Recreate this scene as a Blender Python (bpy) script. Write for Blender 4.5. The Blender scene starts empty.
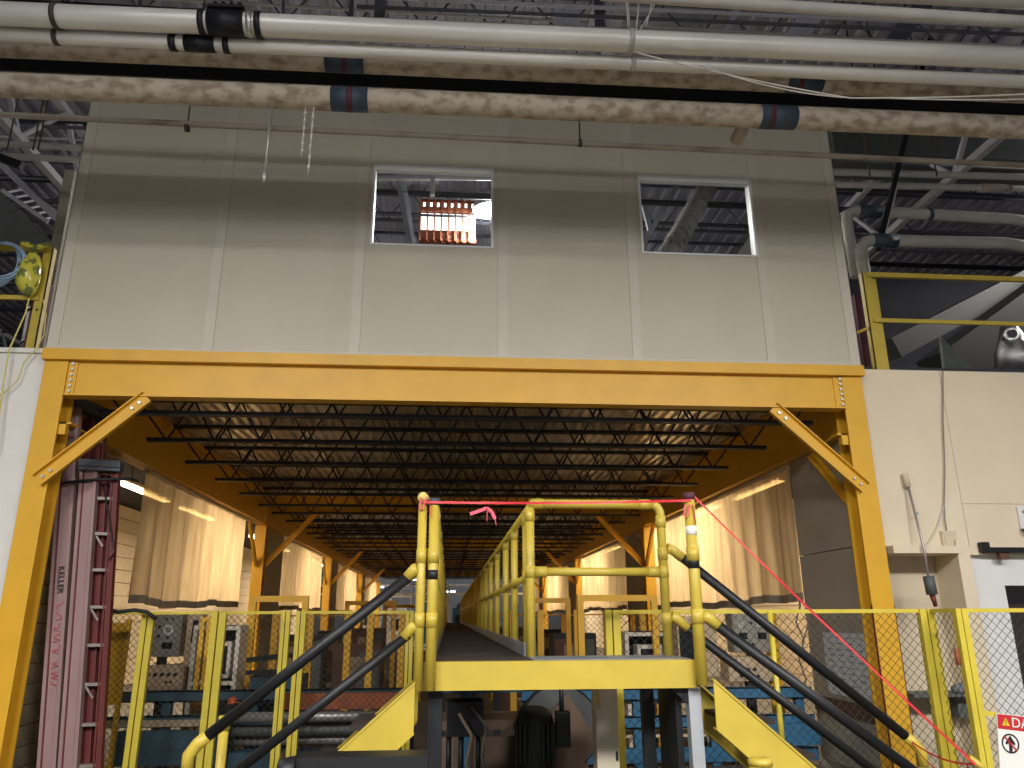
import bpy, bmesh, math, random
from mathutils import Vector, Matrix
R = math.radians
random.seed(7)
scene = bpy.context.scene
C = scene.collection

# ---------------------------------------------------------------- camera
EYE = Vector((0, 0, 1.65)); FPX = 765.0
_y, _p, _r = R(4.6), R(16.9), R(0.25)
_f = Vector((math.sin(_y)*math.cos(_p), math.cos(_y)*math.cos(_p), math.sin(_p)))
_rt = Vector((math.cos(_y), -math.sin(_y), 0)); _up = _rt.cross(_f)
CR = _rt*math.cos(_r) - _up*math.sin(_r); CU = _rt*math.sin(_r) + _up*math.cos(_r)
cam = bpy.data.objects.new('camera', bpy.data.cameras.new('camera'))
m3 = Matrix((CR, CU, -_f)).transposed()
cam.matrix_world = Matrix.Translation(EYE) @ m3.to_4x4()
cam.data.sensor_fit = 'HORIZONTAL'; cam.data.sensor_width = 36; cam.data.lens = FPX/1024*36
cam.data.clip_end = 200
C.objects.link(cam); scene.camera = cam

def at(x, y, Y):
    d = CR*((x-512)/FPX) + CU*((384-y)/FPX) + _f
    return EYE + d*(Y/d.y)
def atx(x, y, X):
    d = CR*((x-512)/FPX) + CU*((384-y)/FPX) + _f
    return EYE + d*(X/d.x)

# ---------------------------------------------------------------- world, exposure
w = bpy.data.worlds.new('hall_air'); scene.world = w; w.use_nodes = True
w.node_tree.nodes['Background'].inputs[0].default_value = (0.80, 0.86, 1.0, 1)
w.node_tree.nodes['Background'].inputs[1].default_value = 0.20
vs = scene.view_settings
vs.view_transform = 'Standard'; vs.look = 'None'; vs.gamma = 1.0; vs.use_curve_mapping = False
vs.exposure = 0.06
HIGHBAY_W = 420.0     # each high-bay lamp over the front aisle
TUBE_W = 140.0         # each warm fluorescent fitting in the side rooms

# ---------------------------------------------------------------- materials
def lin(c):
    if isinstance(c, str):
        c = [int(c[i:i+2], 16)/255 for i in (0, 2, 4)]
    return tuple(v/12.92 if v <= .04045 else ((v+.055)/1.055)**2.4 for v in c) + (1,)
MATS = {}
def mat(name, col, rough=.5, metal=0., var=.12, scale=6., bump=0., col2=None, thr=(.45, .7), stretch=(1, 1, 1), spec=.5, alpha=None):
    m = bpy.data.materials.new(name); m.use_nodes = True; MATS[name] = m
    nt = m.node_tree; b = nt.nodes['Principled BSDF']
    c = lin(col)
    tc = nt.nodes.new('ShaderNodeTexCoord'); mp = nt.nodes.new('ShaderNodeMapping')
    mp.inputs['Scale'].default_value = stretch
    nt.links.new(tc.outputs['Object'], mp.inputs[0])
    n = nt.nodes.new('ShaderNodeTexNoise'); n.inputs['Scale'].default_value = scale; n.inputs['Detail'].default_value = 6
    nt.links.new(mp.outputs[0], n.inputs['Vector'])
    rp = nt.nodes.new('ShaderNodeValToRGB'); e = rp.color_ramp.elements
    if col2:
        e[0].position, e[1].position = thr; e[0].color = c; e[1].color = lin(col2)
    else:
        e[0].position, e[1].position = .3, .7
        e[0].color = tuple(v*(1-var) for v in c[:3]) + (1,); e[1].color = tuple(min(1, v*(1+var)) for v in c[:3]) + (1,)
    nt.links.new(n.outputs['Fac'], rp.inputs[0]); nt.links.new(rp.outputs[0], b.inputs['Base Color'])
    b.inputs['Roughness'].default_value = rough; b.inputs['Metallic'].default_value = metal
    b.inputs['Specular IOR Level'].default_value = spec
    if bump:
        bp = nt.nodes.new('ShaderNodeBump'); bp.inputs['Strength'].default_value = bump; bp.inputs['Distance'].default_value = .01
        n2 = nt.nodes.new('ShaderNodeTexNoise'); n2.inputs['Scale'].default_value = scale*4; n2.inputs['Detail'].default_value = 4
        nt.links.new(mp.outputs[0], n2.inputs['Vector'])
        nt.links.new(n2.outputs['Fac'], bp.inputs['Height']); nt.links.new(bp.outputs[0], b.inputs['Normal'])
    return m
def emat(name, col, s):
    m = bpy.data.materials.new(name); m.use_nodes = True; MATS[name] = m
    b = m.node_tree.nodes['Principled BSDF']; b.inputs['Base Color'].default_value = lin(col)
    b.inputs['Emission Color'].default_value = lin(col); b.inputs['Emission Strength'].default_value = s
    return m
def glassmat(name, tint, a):
    m = bpy.data.materials.new(name); m.use_nodes = True; MATS[name] = m
    nt = m.node_tree; nt.nodes.clear()
    o = nt.nodes.new('ShaderNodeOutputMaterial'); mx = nt.nodes.new('ShaderNodeMixShader')
    t = nt.nodes.new('ShaderNodeBsdfTransparent'); t.inputs[0].default_value = lin(tint)
    g = nt.nodes.new('ShaderNodeBsdfGlossy'); g.inputs['Roughness'].default_value = .03
    mx.inputs[0].default_value = a
    nt.links.new(t.outputs[0], mx.inputs[1]); nt.links.new(g.outputs[0], mx.inputs[2]); nt.links.new(mx.outputs[0], o.inputs[0])
    return m
def curtainmat(name, col, trans=.035, tl=.66):
    m = bpy.data.materials.new(name); m.use_nodes = True; MATS[name] = m
    nt = m.node_tree; nt.nodes.clear()
    o = nt.nodes.new('ShaderNodeOutputMaterial')
    tc = nt.nodes.new('ShaderNodeTexCoord'); mp = nt.nodes.new('ShaderNodeMapping'); mp.inputs['Scale'].default_value = (1, 2.2, .35)
    n = nt.nodes.new('ShaderNodeTexNoise'); n.inputs['Scale'].default_value = 2.5; n.inputs['Detail'].default_value = 5
    nt.links.new(tc.outputs['Object'], mp.inputs[0]); nt.links.new(mp.outputs[0], n.inputs['Vector'])
    rp = nt.nodes.new('ShaderNodeValToRGB'); e = rp.color_ramp.elements
    c = lin(col); e[0].position = .3; e[1].position = .7
    e[0].color = (c[0]*.72, c[1]*.68, c[2]*.6, 1); e[1].color = c
    nt.links.new(n.outputs['Fac'], rp.inputs[0])
    d = nt.nodes.new('ShaderNodeBsdfDiffuse'); t = nt.nodes.new('ShaderNodeBsdfTranslucent'); tr = nt.nodes.new('ShaderNodeBsdfTransparent')
    m1 = nt.nodes.new('ShaderNodeMixShader'); m2 = nt.nodes.new('ShaderNodeMixShader')
    nt.links.new(rp.outputs[0], d.inputs[0]); nt.links.new(rp.outputs[0], t.inputs[0]); nt.links.new(rp.outputs[0], tr.inputs[0])
    m1.inputs[0].default_value = tl; nt.links.new(d.outputs[0], m1.inputs[1]); nt.links.new(t.outputs[0], m1.inputs[2])
    m2.inputs[0].default_value = trans; nt.links.new(m1.outputs[0], m2.inputs[1]); nt.links.new(tr.outputs[0], m2.inputs[2])
    nt.links.new(m2.outputs[0], o.inputs[0])
    return m

mat('concrete', '5a554e', .8, var=.25, scale=1.5, bump=.2)
mat('panel_white', 'bdb6a3', .55, var=.04, scale=1.2)
mat('strip_white', 'c2bbaa', .5, var=.03)
mat('window_frame', 'dfe0e2', .4, var=.03)
mat('cream', 'dacbb0', .7, var=.05, scale=1.5)
mat('cream_dirty', 'cbbda2', .7, col2='a89a80', thr=(.62, .8), scale=3)
mat('white_wall', 'd9d6cf', .6, var=.03)
mat('door_white', 'dddcd8', .5, var=.03)
mat('grey_panel', 'a39a8a', .7, var=.08, scale=2)
mat('block', 'a39880', .9, var=.2, scale=5, bump=.4)
mat('mortar', '6a6154', .95, var=.1)
mat('frame_yellow', 'd9a526', .45, var=.06, scale=3)
mat('rail_yellow', 'b8a13c', .42, var=.07, scale=5)
mat('fence_yellow', 'c2af3a', .45, var=.1, scale=6)
mat('bolt', 'c9c9c6', .35, .8)
mat('galv', 'c4beb4', .30, .9, var=.3, scale=3)
mat('joist_black', '23252b', .55, .3, var=.2)
mat('roof_deck', '8b8994', .8, var=.12, scale=1.2)
mat('roof_steel', '55565f', .6, .2, var=.2)
mat('roof_white', 'b3b3ba', .6, var=.1)
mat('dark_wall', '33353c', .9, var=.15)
mat('silver_pipe', 'dddad2', .38, .15, var=.1, scale=4, stretch=(.3, 1, 1))
mat('rusty_pipe', 'b8ad9b', .75, col2='8e7e6c', thr=(.44, .64), scale=11, stretch=(.7, 1., 1.), bump=.3)
mat('old_pipe', 'a89c8e', .7, col2='7a6c5c', thr=(.5, .75), scale=3, stretch=(.6, 1.5, 1.5))
mat('pale_pipe', 'b7b3ac', .6, var=.1, scale=3)
mat('pale_mottled', 'c4c0ba', .7, col2='8f857c', thr=(.5, .66), scale=6)
mat('sleeve', '3c4a57', .6, .2, var=.15)
mat('clamp_black', '202227', .5, .4, var=.2)
mat('hanger', '4b4039', .7, .3, var=.3)
mat('cable_white', 'c9c5bb', .6)
mat('cable_grey', '7d786f', .6)
mat('rubber', '111215', .5, var=.15)
mat('black_steel', '1b1c1f', .5, .3, var=.2)
mat('deck_brown', '2a1f1a', .8, var=.25, scale=9, bump=.3)
mat('deck_grey', '8d939c', .45, .5, var=.1)
mat('post_grey', 'a3a6ab', .5, .3, var=.08)
mat('pink_fiberglass', '957977', .55, var=.12, scale=3, stretch=(2, 2, .4))
mat('red_fiberglass', '652825', .55, var=.15, scale=4)
mat('ladder_cap', '42464e', .6, var=.1)
mat('alu', 'a7a29c', .4, .6, var=.1)
mat('rung_dull', '8a8078', .5, .3, var=.1)
mat('ink_black', '16161a', .6)
mat('ink_red', 'c04a52', .6)
mat('wire', '3b3a34', .5, .4, var=.2)
mat('teal', '1f3f4c', .55, .1, var=.2, scale=5)
mat('blue', '2c6384', .5, .1, var=.15, scale=5)
mat('control_grey', '8b8579', .55, var=.08)
mat('control_beige', 'b9a283', .6, var=.08)
mat('bezel_white', 'c9bfae', .5)
mat('screen_dark', '14161a', .25)
mat('gauge_white', 'e2ded4', .4)
mat('wood_brown', '5c3f2c', .7, var=.25, scale=6, stretch=(.4, 3, 3))
mat('brown_sheet', '6a5646', .75, var=.15, scale=3)
mat('rust', '8a4a2c', .8, var=.25, scale=6)
mat('motor', '20241f', .5, .3, var=.2)
mat('cabinet_white', 'cfc6ae', .55, col2='8b826c', thr=(.62, .75), scale=7)
mat('ribbon_red', 'd2313a', .5, var=.1)
mat('ribbon_pink', 'e2556a', .5, var=.1)
mat('sign_red', 'b3232b', .5, var=.03)
mat('sign_white', 'dcdad4', .5, var=.02)
mat('sign_yellow', 'e2b52a', .5, var=.02)
mat('paper', 'cfcfd0', .8, var=.02)
mat('pencil', '70747c', .8)
mat('hem', '938877', .8, var=.1)
mat('bag_yellow', 'c9c24a', .15, col2='6f7742', thr=(.5, .56), scale=9)
mat('rope_yellow', 'cdbd6a', .7, var=.1)
mat('hose_blue', '8fa9c4', .5, var=.1)
mat('red_edge', '6e1a18', .6)
mat('duct', '5d615f', .6, .3, var=.12)
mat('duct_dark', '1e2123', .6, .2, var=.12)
mat('foil', 'b5b5b5', .22, .9, var=.3, scale=12, bump=.8)
mat('maroon', '4f2330', .7)
mat('lamp_shell', 'd8d8d8', .4, .2)
mat('siding', 'cbbca2', .7, var=.06)
mat('bank_plate', 'a88478', .6, var=.1)
mat('orange', 'c9571d', .5)
mat('timber', '9a8a72', .8, var=.2, scale=5)
emat('tube_glow', 'ffe2b0', 30.0)
emat('lens_glow', 'eef2ff', 40.0)
emat('bank_glow', 'ffe4da', 6.0)
emat('far_glow', 'cfe4ff', 6.0)
emat('screen_glow', '2c4fd8', 1.2)
glassmat('pane', 'e4e8ea', .06)
curtainmat('curtain', 'f3dfbb')

# ---------------------------------------------------------------- mesh building
class MB:
    def __init__(s): s.v = []; s.f = []; s.sm = []
    def add(s, vs_, fs, smooth=False):
        o = len(s.v); s.v += [Vector(v) for v in vs_]
        s.f += [[i+o for i in f] for f in fs]; s.sm += [smooth]*len(fs); return s
    def box(s, a, b):
        x0, y0, z0 = (min(a[i], b[i]) for i in range(3)); x1, y1, z1 = (max(a[i], b[i]) for i in range(3))
        return s.add([(x0,y0,z0),(x1,y0,z0),(x1,y1,z0),(x0,y1,z0),(x0,y0,z1),(x1,y0,z1),(x1,y1,z1),(x0,y1,z1)],
              [(0,3,2,1),(4,5,6,7),(0,1,5,4),(1,2,6,5),(2,3,7,6),(3,0,4,7)])
    def cbox(s, c, d): return s.box([c[i]-d[i]/2 for i in range(3)], [c[i]+d[i]/2 for i in range(3)])
    def bar(s, p, q, w_, h_, up=(0, 0, 1)):
        p, q = Vector(p), Vector(q); d = (q-p).normalized(); u = Vector(up)
        if abs(d.dot(u)) > .98: u = Vector((0, 1, 0))
        r = d.cross(u).normalized()*w_/2; u = r.cross(d).normalized()*h_/2
        vs_ = [p-r-u, p+r-u, p+r+u, p-r+u, q-r-u, q+r-u, q+r+u, q-r+u]
        return s.add(vs_, [(0,3,2,1),(4,5,6,7),(0,1,5,4),(1,2,6,5),(2,3,7,6),(3,0,4,7)])
    def tube(s, pts, r, n=10, cap=True):
        pts = [Vector(p) for p in pts]; k = len(pts); rings = []
        prev = None
        for i, p in enumerate(pts):
            d = ((pts[i]-pts[i-1]).normalized() if i else Vector((0,0,0))) + ((pts[i+1]-pts[i]).normalized() if i < k-1 else Vector((0,0,0)))
            if d.length < 1e-6: d = pts[i]-pts[i-1]
            d.normalize()
            if prev is None:
                a = Vector((0, 0, 1)) if abs(d.z) < .9 else Vector((0, 1, 0))
                u = d.cross(a).normalized()
            else:
                u = (prev - d*prev.dot(d)).normalized()
            prev = u; v = d.cross(u)
            rr = r[i] if isinstance(r, (list, tuple)) else r
            rings.append([p + (u*math.cos(2*math.pi*j/n) + v*math.sin(2*math.pi*j/n))*rr for j in range(n)])
        vs_ = [x for g in rings for x in g]; fs = []
        for i in range(k-1):
            for j in range(n):
                fs.append((i*n+j, i*n+(j+1) % n, (i+1)*n+(j+1) % n, (i+1)*n+j))
        s.add(vs_, fs, True)
        if cap:
            o = len(s.v) - len(vs_)
            s.f.append([o+j for j in range(n)][::-1]); s.sm.append(False)
            s.f.append([o+(k-1)*n+j for j in range(n)]); s.sm.append(False)
        return s
    def prism(s, poly, y0, y1):      # polygon in XZ, extruded along Y
        n = len(poly)
        vs_ = [(x, y0, z) for x, z in poly] + [(x, y1, z) for x, z in poly]
        fs = [list(range(n)), list(range(n, 2*n))[::-1]] + [(i, i+n, (i+1) % n+n, (i+1) % n) for i in range(n)]
        return s.add(vs_, fs)
    def prismx(s, poly, x0, x1):     # polygon in YZ, extruded along X
        n = len(poly)
        vs_ = [(x0, y, z) for y, z in poly] + [(x1, y, z) for y, z in poly]
        fs = [list(range(n))[::-1], list(range(n, 2*n))] + [(i, (i+1) % n, (i+1) % n+n, i+n) for i in range(n)]
        return s.add(vs_, fs)
    def ball(s, c, r, n=8, sz=1.):
        c = Vector(c); vs_ = []; fs = []
        for i in range(n+1):
            t = math.pi*i/n
            for j in range(n*2):
                a = math.pi*j/n
                vs_.append(c + Vector((math.sin(t)*math.cos(a), math.sin(t)*math.sin(a), math.cos(t)*sz))*r)
        for i in range(n):
            for j in range(n*2):
                fs.append((i*2*n+j, (i+1)*2*n+j, (i+1)*2*n+(j+1) % (2*n), i*2*n+(j+1) % (2*n)))
        return s.add(vs_, fs, True)
    def mesh(s, name, off=(0, 0, 0), m=None):
        o = Vector(off); me = bpy.data.meshes.new(name)
        me.from_pydata([v-o for v in s.v], [], s.f)
        me.polygons.foreach_set('use_smooth', s.sm)
        if m: me.materials.append(MATS[m])
        me.validate(); me.update(); return me
ORG = {}
def tag(o, label=None, cat=None, group=None, kind=None):
    if label: o['label'] = label
    if cat: o['category'] = cat
    if group: o['group'] = group
    if kind: o['kind'] = kind
    return o
def thing(name, loc, label, cat, group=None, kind=None):
    o = bpy.data.objects.new(name, None); C.objects.link(o); o.location = loc
    o.empty_display_size = .1; ORG[o] = Vector(loc)
    return tag(o, label, cat, group, kind)
def part(name, mb, m, par, label=None, kind=None):
    o = bpy.data.objects.new(name, mb.mesh(name, ORG[par], m)); C.objects.link(o); o.parent = par
    ORG[o] = ORG[par]
    return tag(o, label, None, None, kind)
def solo(name, mb, m, label, cat, group=None, kind=None):
    lo = Vector((sum(v[i] for v in mb.v)/len(mb.v) if i < 2 else min(v[i] for v in mb.v) for i in range(3)))
    o = bpy.data.objects.new(name, mb.mesh(name, lo, m)); C.objects.link(o); o.location = lo; ORG[o] = lo
    return tag(o, label, cat, group, kind)
def struct(name, mb, m, label=None):
    return solo(name, mb, m, label, None, None, 'structure')
def piece(name, me, loc, par, rot=None):        # shares mesh data; loc in world
    o = bpy.data.objects.new(name, me); C.objects.link(o); o.parent = par; o.location = Vector(loc)-ORG[par]
    if rot: o.rotation_euler = rot
    ORG[o] = Vector(loc)
    return o
def kids(o): return [c for c in bpy.data.objects if c.parent == o]
def text_mesh(txt, size, depth, m):
    cu = bpy.data.curves.new('lettering', 'FONT'); cu.body = txt; cu.size = size; cu.extrude = depth/2
    cu.align_x = 'CENTER'; cu.align_y = 'CENTER'
    ob = bpy.data.objects.new('lettering', cu); C.objects.link(ob)
    dg = bpy.context.evaluated_depsgraph_get()
    me = bpy.data.meshes.new_from_object(ob.evaluated_get(dg)); bpy.data.objects.remove(ob)
    me.materials.clear(); me.materials.append(MATS[m]); return me

# ================================================================ SETTING
struct('floor', MB().box((-20, -6, -.2), (20, 62, 0)), 'concrete', 'worn grey concrete factory floor')

# upper enclosure wall of white insulated panels, front face at Y = 8
WZ0, WZ1 = 4.385, 7.75
wall = thing('wall_upper', (0, 8.06, WZ0), 'tall off-white panel wall standing on the yellow frame', None, kind='structure')
edges = [-4.30, -2.65, -1.09, .55, 2.07, 3.625, 4.66]
wins = {2: (-.98, .435), 4: (2.18, 3.59)}
WB, WT = 5.72, 6.77
for i in range(6):
    a, b = edges[i]+.004, edges[i+1]-.004
    mb = MB()
    if i in wins:
        x0, x1 = wins[i]
        mb.box((a, 8, WZ0), (b, 8.12, WB)); mb.box((a, 8, WT), (b, 8.12, WZ1))
        mb.box((a, 8, WB), (x0, 8.12, WT)); mb.box((x1, 8, WB), (b, 8.12, WT))
    else:
        mb.box((a, 8, WZ0), (b, 8.12, WZ1))
    part('wall_panel', mb, 'panel_white', wall)
for x in edges[1:-1]:
    st = MB().box((x-.055, 7.992, WZ0), (x+.055, 7.999, WZ1-.02)).box((x-.062, 7.988, WZ0), (x-.05, 7.999, WZ1-.02)).box((x+.05, 7.988, WZ0), (x+.062, 7.999, WZ1-.02))
    part('joint_strip', st, 'strip_white', wall)
for x0, x1 in ((-4.305, -4.18), (4.54, 4.665)):
    part('corner_trim', MB().box((x0, 7.99, WZ0), (x1, 7.999, WZ1)).box((x0 if x0 < 0 else x1-.008, 7.99, WZ0), (x0+.008 if x0 < 0 else x1, 8.13, WZ1)), 'strip_white', wall)
part('sill_channel', MB().box((-4.3, 7.985, WZ0), (4.66, 7.999, WZ0+.03)), 'strip_white', wall)
for k, i in enumerate((2, 4)):
    x0, x1 = wins[i]
    wd = thing('window_%d' % (k+1), (x0, 8.05, WB), ('left' if k == 0 else 'right')+'-hand window opening in the white panel wall', None, kind='structure')
    for a, b in (((x0, 7.985, WB), (x0+.025, 8.13, WT)), ((x1-.025, 7.985, WB), (x1, 8.13, WT)), ((x0+.025, 7.985, WT-.03), (x1-.025, 8.13, WT)), ((x0+.025, 7.985, WB), (x1-.025, 8.13, WB+.02))):
        part('frame_member', MB().box(a, b), 'window_frame', wd)
    part('pane', MB().box((x0+.03, 8.05, WB+.025), (x1-.03, 8.056, WT-.035)), 'pane', wd)

# front-left and front-right walls under the side mezzanines
wl = thing('wall_left', (-6.5, 8.2, 0), 'smooth white wall left of the left yellow column', None, kind='structure')
for x0, x1 in ((-4.335, -6.2), (-6.21, -9)):
    part('wall_panel', MB().box((x0, 8.1, 0), (x1, 8.3, 4.36)), 'white_wall', wl)
part('cap', MB().box((-4.335, 8.07, 4.36), (-9, 8.33, 4.41)), 'white_wall', wl)
wr = thing('wall_right', (6.5, 8.2, 0), 'cream painted wall right of the right yellow column', None, kind='structure')
part('wall_panel', MB().box((4.70, 8.1, 2.36), (5.66, 8.3, 4.38)), 'cream', wr)
part('wall_panel', MB().box((5.665, 8.1, 2.83), (9, 8.3, 4.38)), 'cream', wr)
part('wall_panel', MB().box((5.665, 8.1, 2.36), (9, 8.3, 2.826)), 'cream', wr)
part('recess_back', MB().box((4.70, 8.45, 0), (5.5, 8.55, 2.36)), 'cream_dirty', wr)
part('pilaster', MB().box((5.46, 8.02, 0), (5.60, 8.55, 2.42)), 'cream', wr)
part('ledge', MB().box((4.72, 7.98, 2.28), (5.46, 8.45, 2.36)), 'cream', wr)
part('door_panel', MB().box((5.61, 8.16, 0), (6.03, 8.24, 2.27)).box((6.03, 8.16, 1.95), (9, 8.24, 2.27)).box((6.03, 8.16, 0), (9, 8.24, .9)), 'door_white', wr)
part('pane', MB().box((6.03, 8.19, .9), (9, 8.2, 1.95)), 'pane', wr)
part('lintel_strip', MB().box((5.60, 8.08, 2.27), (9, 8.24, 2.36)), 'cream', wr)

# inner side walls just behind the front columns
bw = thing('wall_left_inner', (-4.4, 9.2, 0), 'dusky concrete block wall behind the leaning ladders', None, kind='structure')
part('mortar_core', MB().box((-4.52, 8.32, 0), (-4.345, 10.3, 3.62)), 'mortar', bw)
bm_ = MB().cbox((0, 0, 0), (.03, .385, .188)).mesh('block', (0, 0, 0), 'block')
for r_ in range(18):
    for c_ in range(5):
        y = 8.53 + c_*.395 + (.1975 if r_ % 2 else 0)
        if y+.19 > 10.32: continue
        piece('block', bm_, (-4.338+random.uniform(-.004, .004), y, .1+r_*.2), bw)
gw = thing('wall_right_inner', (4.6, 9.0, 0), 'grey-brown panel wall behind the right column', None, kind='structure')
part('wall_panel', MB().box((4.56, 8.33, 0), (4.66, 9.9, 2.385)), 'grey_panel', gw)
part('wall_panel', MB().box((4.56, 8.33, 2.395), (4.66, 9.9, 3.62)), 'grey_panel', gw)
part('kick_rail', MB().box((4.535, 8.33, .54), (4.558, 9.88, .71)), 'wood_brown', gw)

# side rooms behind the curtains
for s, nm in ((-1, 'left'), (1, 'right')):
    x = s*8.2
    sw = thing('wall_%s_far' % nm, (x, 20, 0), 'pale boarded wall of the %s side room behind the curtains' % nm, None, kind='structure')
    for k in range(14):
        part('board', MB().box((x, 8.35, .02+k*.31), (x+s*.1, 48, .02+k*.31+.295)), 'siding', sw)
    part('backing', MB().box((x+s*.1, 8.35, 0), (x+s*.14, 48, 4.36)), 'siding', sw)
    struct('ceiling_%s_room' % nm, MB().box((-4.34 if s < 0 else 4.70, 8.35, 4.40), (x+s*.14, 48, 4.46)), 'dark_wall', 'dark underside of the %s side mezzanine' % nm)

# corrugated deck under the enclosure
deck = thing('ceiling', (0, 27, 4.38), 'galvanized corrugated deck over the black joists', None, kind='structure')
prof = []
for k in range(6):
    x = k*.15
    prof += [(x, 0), (x+.05, 0), (x+.075, .04), (x+.125, .04)]
prof += [(.90, 0)]
BAYS = [8.12, 17.72, 27.6, 37.5, 47.4]
for bI in range(4):
    L = BAYS[bI+1]-BAYS[bI]
    vs_ = []
    for x, z in prof: vs_ += [(x, 0, z), (x, L-.01, z), (x, 0, z+.004), (x, L-.01, z+.004)]
    mb = MB(); fs = []
    for k in range(len(prof)-1):
        a, b = 4*k, 4*k+4
        fs += [(a, a+1, b+1, b), (a+2, b+2, b+3, a+3)]
    mb.add(vs_, fs); me = mb.mesh('deck_sheet', (0, 0, 0), 'galv')
    for k in range(10):
        piece('deck_sheet', me, (-4.33+k*.9, BAYS[bI], 4.365), deck)

# factory hall: roof, far walls
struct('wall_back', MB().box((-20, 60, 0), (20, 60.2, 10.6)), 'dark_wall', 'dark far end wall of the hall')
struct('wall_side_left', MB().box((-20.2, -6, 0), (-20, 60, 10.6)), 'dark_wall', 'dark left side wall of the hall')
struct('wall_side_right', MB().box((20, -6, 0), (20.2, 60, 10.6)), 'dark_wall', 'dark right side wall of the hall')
RZ = 10.6
roof = thing('ceiling_hall', (0, 20, RZ), 'grey steel roof of the factory hall', None, kind='structure')
vs_ = []; fs = []; nrib = 134
for k in range(nrib):
    x = -20 + k*.30
    for xx, z in ((x, 0), (x+.1, 0), (x+.13, .05), (x+.27, .05)):
        vs_ += [(xx, -6, RZ+z), (xx, 60, RZ+z)]
for k in range(len(vs_)//2-1): fs.append((2*k, 2*k+1, 2*k+3, 2*k+2))
part('roof_sheet', MB().add(vs_, fs), 'roof_deck', roof)
def truss_mesh(L, d, step, c=.06, rod=.022, m='roof_steel', name='roof_joist'):
    mb = MB().box((-L/2, -c/2, 0), (L/2, c/2, c)).box((-L/2, -c/2, -d), (L/2, c/2, -d+c))
    n = int(L/step); x = -L/2
    for k in range(n):
        mb.bar((x, 0, c/2), (x+step/2, 0, -d+c/2), rod, rod); mb.bar((x+step/2, 0, -d+c/2), (x+step, 0, c/2), rod, rod); x += step
    return mb.mesh(name, (0, 0, 0), m)
jm = truss_mesh(40, .7, 1.0)
for k in range(24):
    piece('roof_joist', jm, (0, 3.5+k*1.9, RZ-.10), roof)
gm = truss_mesh(66, 1.25, 2.2, .12, .07, 'roof_white', 'roof_girder')
for x in (-13.5, -6.6, 1.9, 8.2, 15):
    piece('roof_girder', gm, (x, 27, RZ-.82), roof, (0, 0, R(90)))

# ================================================================ MEZZANINE STEEL
hexm = MB().tube([(0, 0, 0), (0, -.018, 0)], .017, 6).mesh('bolt', (0, 0, 0), 'bolt')
hexx = MB().tube([(0, 0, 0), (.018, 0, 0)], .017, 6).mesh('bolt', (0, 0, 0), 'bolt')
XL0, XL1, XR0, XR1 = -4.30, -4.06, 4.42, 4.66
def hcol(x0, x1, y0, y1, z0, z1):
    mb = MB().box((x0, y0, z0), (x1, y0+.022, z1)).box((x0, y1-.022, z0), (x1, y1, z1))
    return mb.box(((x0+x1)/2-.01, y0+.022, z0), ((x0+x1)/2+.01, y1-.022, z1))
ords = ['front', 'second', 'third', 'fourth', 'fifth']
CY = [8.02, 17.5, 27.4, 37.3, 47.2]
for k, y in enumerate(CY):
    for s, (x0, x1), nm in ((-1, (XL0, XL1), 'left'), (1, (XR0, XR1), 'right')):
        t = thing('steel_column', ((x0+x1)/2, y+.12, 0), '%s yellow steel column in the %s row under the enclosure' % (ords[k], nm), 'column', 'yellow columns carrying the enclosure')
        zt = 4.262 if k == 0 else 3.6
        part('shaft', hcol(x0, x1, y, y+.25, .02, zt), 'frame_yellow', t)
        part('base_plate', MB().box((x0-.05, y-.05, 0), (x1+.05, y+.30, .02)), 'frame_yellow', t)
        if k == 0:
            xi = x1 if s < 0 else x0
            part('cleat', MB().box((xi+s*.0, y+.03, 3.47), (xi-s*.07, y+.10, 3.60)).box((xi, y+.03, 3.58), (xi-s*.12, y+.2, 3.60)), 'frame_yellow', t)
            if s > 0:
                part('edge_strip', MB().box((x0-.006, y-.006, .02), (x0, y+.02, 1.75)), 'red_edge', t)
                part('edge_strip', MB().box((x1, y-.006, .02), (x1+.006, y+.02, 1.75)), 'red_edge', t)
def brace(p, q, wdt, label, up=(0, 1, 0), lip=-.05):
    p, q = Vector(p), Vector(q)
    t = thing('knee_brace', p, label, 'brace', 'yellow diagonal knee braces')
    d = (q-p).normalized(); u = Vector(up); n = d.cross(u).normalized()
    mb = MB().bar(p, q, wdt, .012, up=u)
    mb.bar(p + n*(wdt/2-.006) + u*lip/2, q + n*(wdt/2-.006) + u*lip/2, .012, abs(lip), up=u)
    mb.bar(p - n*(wdt/2-.006) + u*lip/2, q - n*(wdt/2-.006) + u*lip/2, .012, abs(lip), up=u)
    part('channel', mb, 'frame_yellow', t)
    return t, d, n
for s, x0, x1, nm in ((-1, -4.15, -3.20, 'left'), (1, 4.51, 3.57, 'right')):
    t, d, n = brace((x0, 8.012, 2.98), (x1, 8.012, 3.87), .15, 'diagonal knee brace from the front %s column to the front beam' % nm)
    for q in (.06, .15, 1.12, 1.21):
        piece('bolt', hexm, Vector((x0, 8.004, 2.98)) + d*q, t)
    brace((s*4.2 if s < 0 else 4.52, 8.30, 2.85), (s*4.2 if s < 0 else 4.52, 9.15, 3.60), .11, 'depth-wise knee brace behind the front %s column' % nm, (1, 0, 0))
for k in (1, 2, 3):
    for s, x0, x1, nm in ((-1, -4.06, -3.0, 'left'), (1, 4.42, 3.36, 'right')):
        brace((x0, CY[k]+.12, 2.75), (x1, CY[k]+.12, 3.9), .12, 'knee brace up to the cross beam from the %s %s column' % (ords[k], nm))
        brace((s*4.2 if s < 0 else 4.47, CY[k], 2.75), (s*4.2 if s < 0 else 4.47, CY[k]-.85, 3.6), .11, 'knee brace leaning forward from the %s %s column' % (ords[k], nm), (1, 0, 0))
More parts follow.
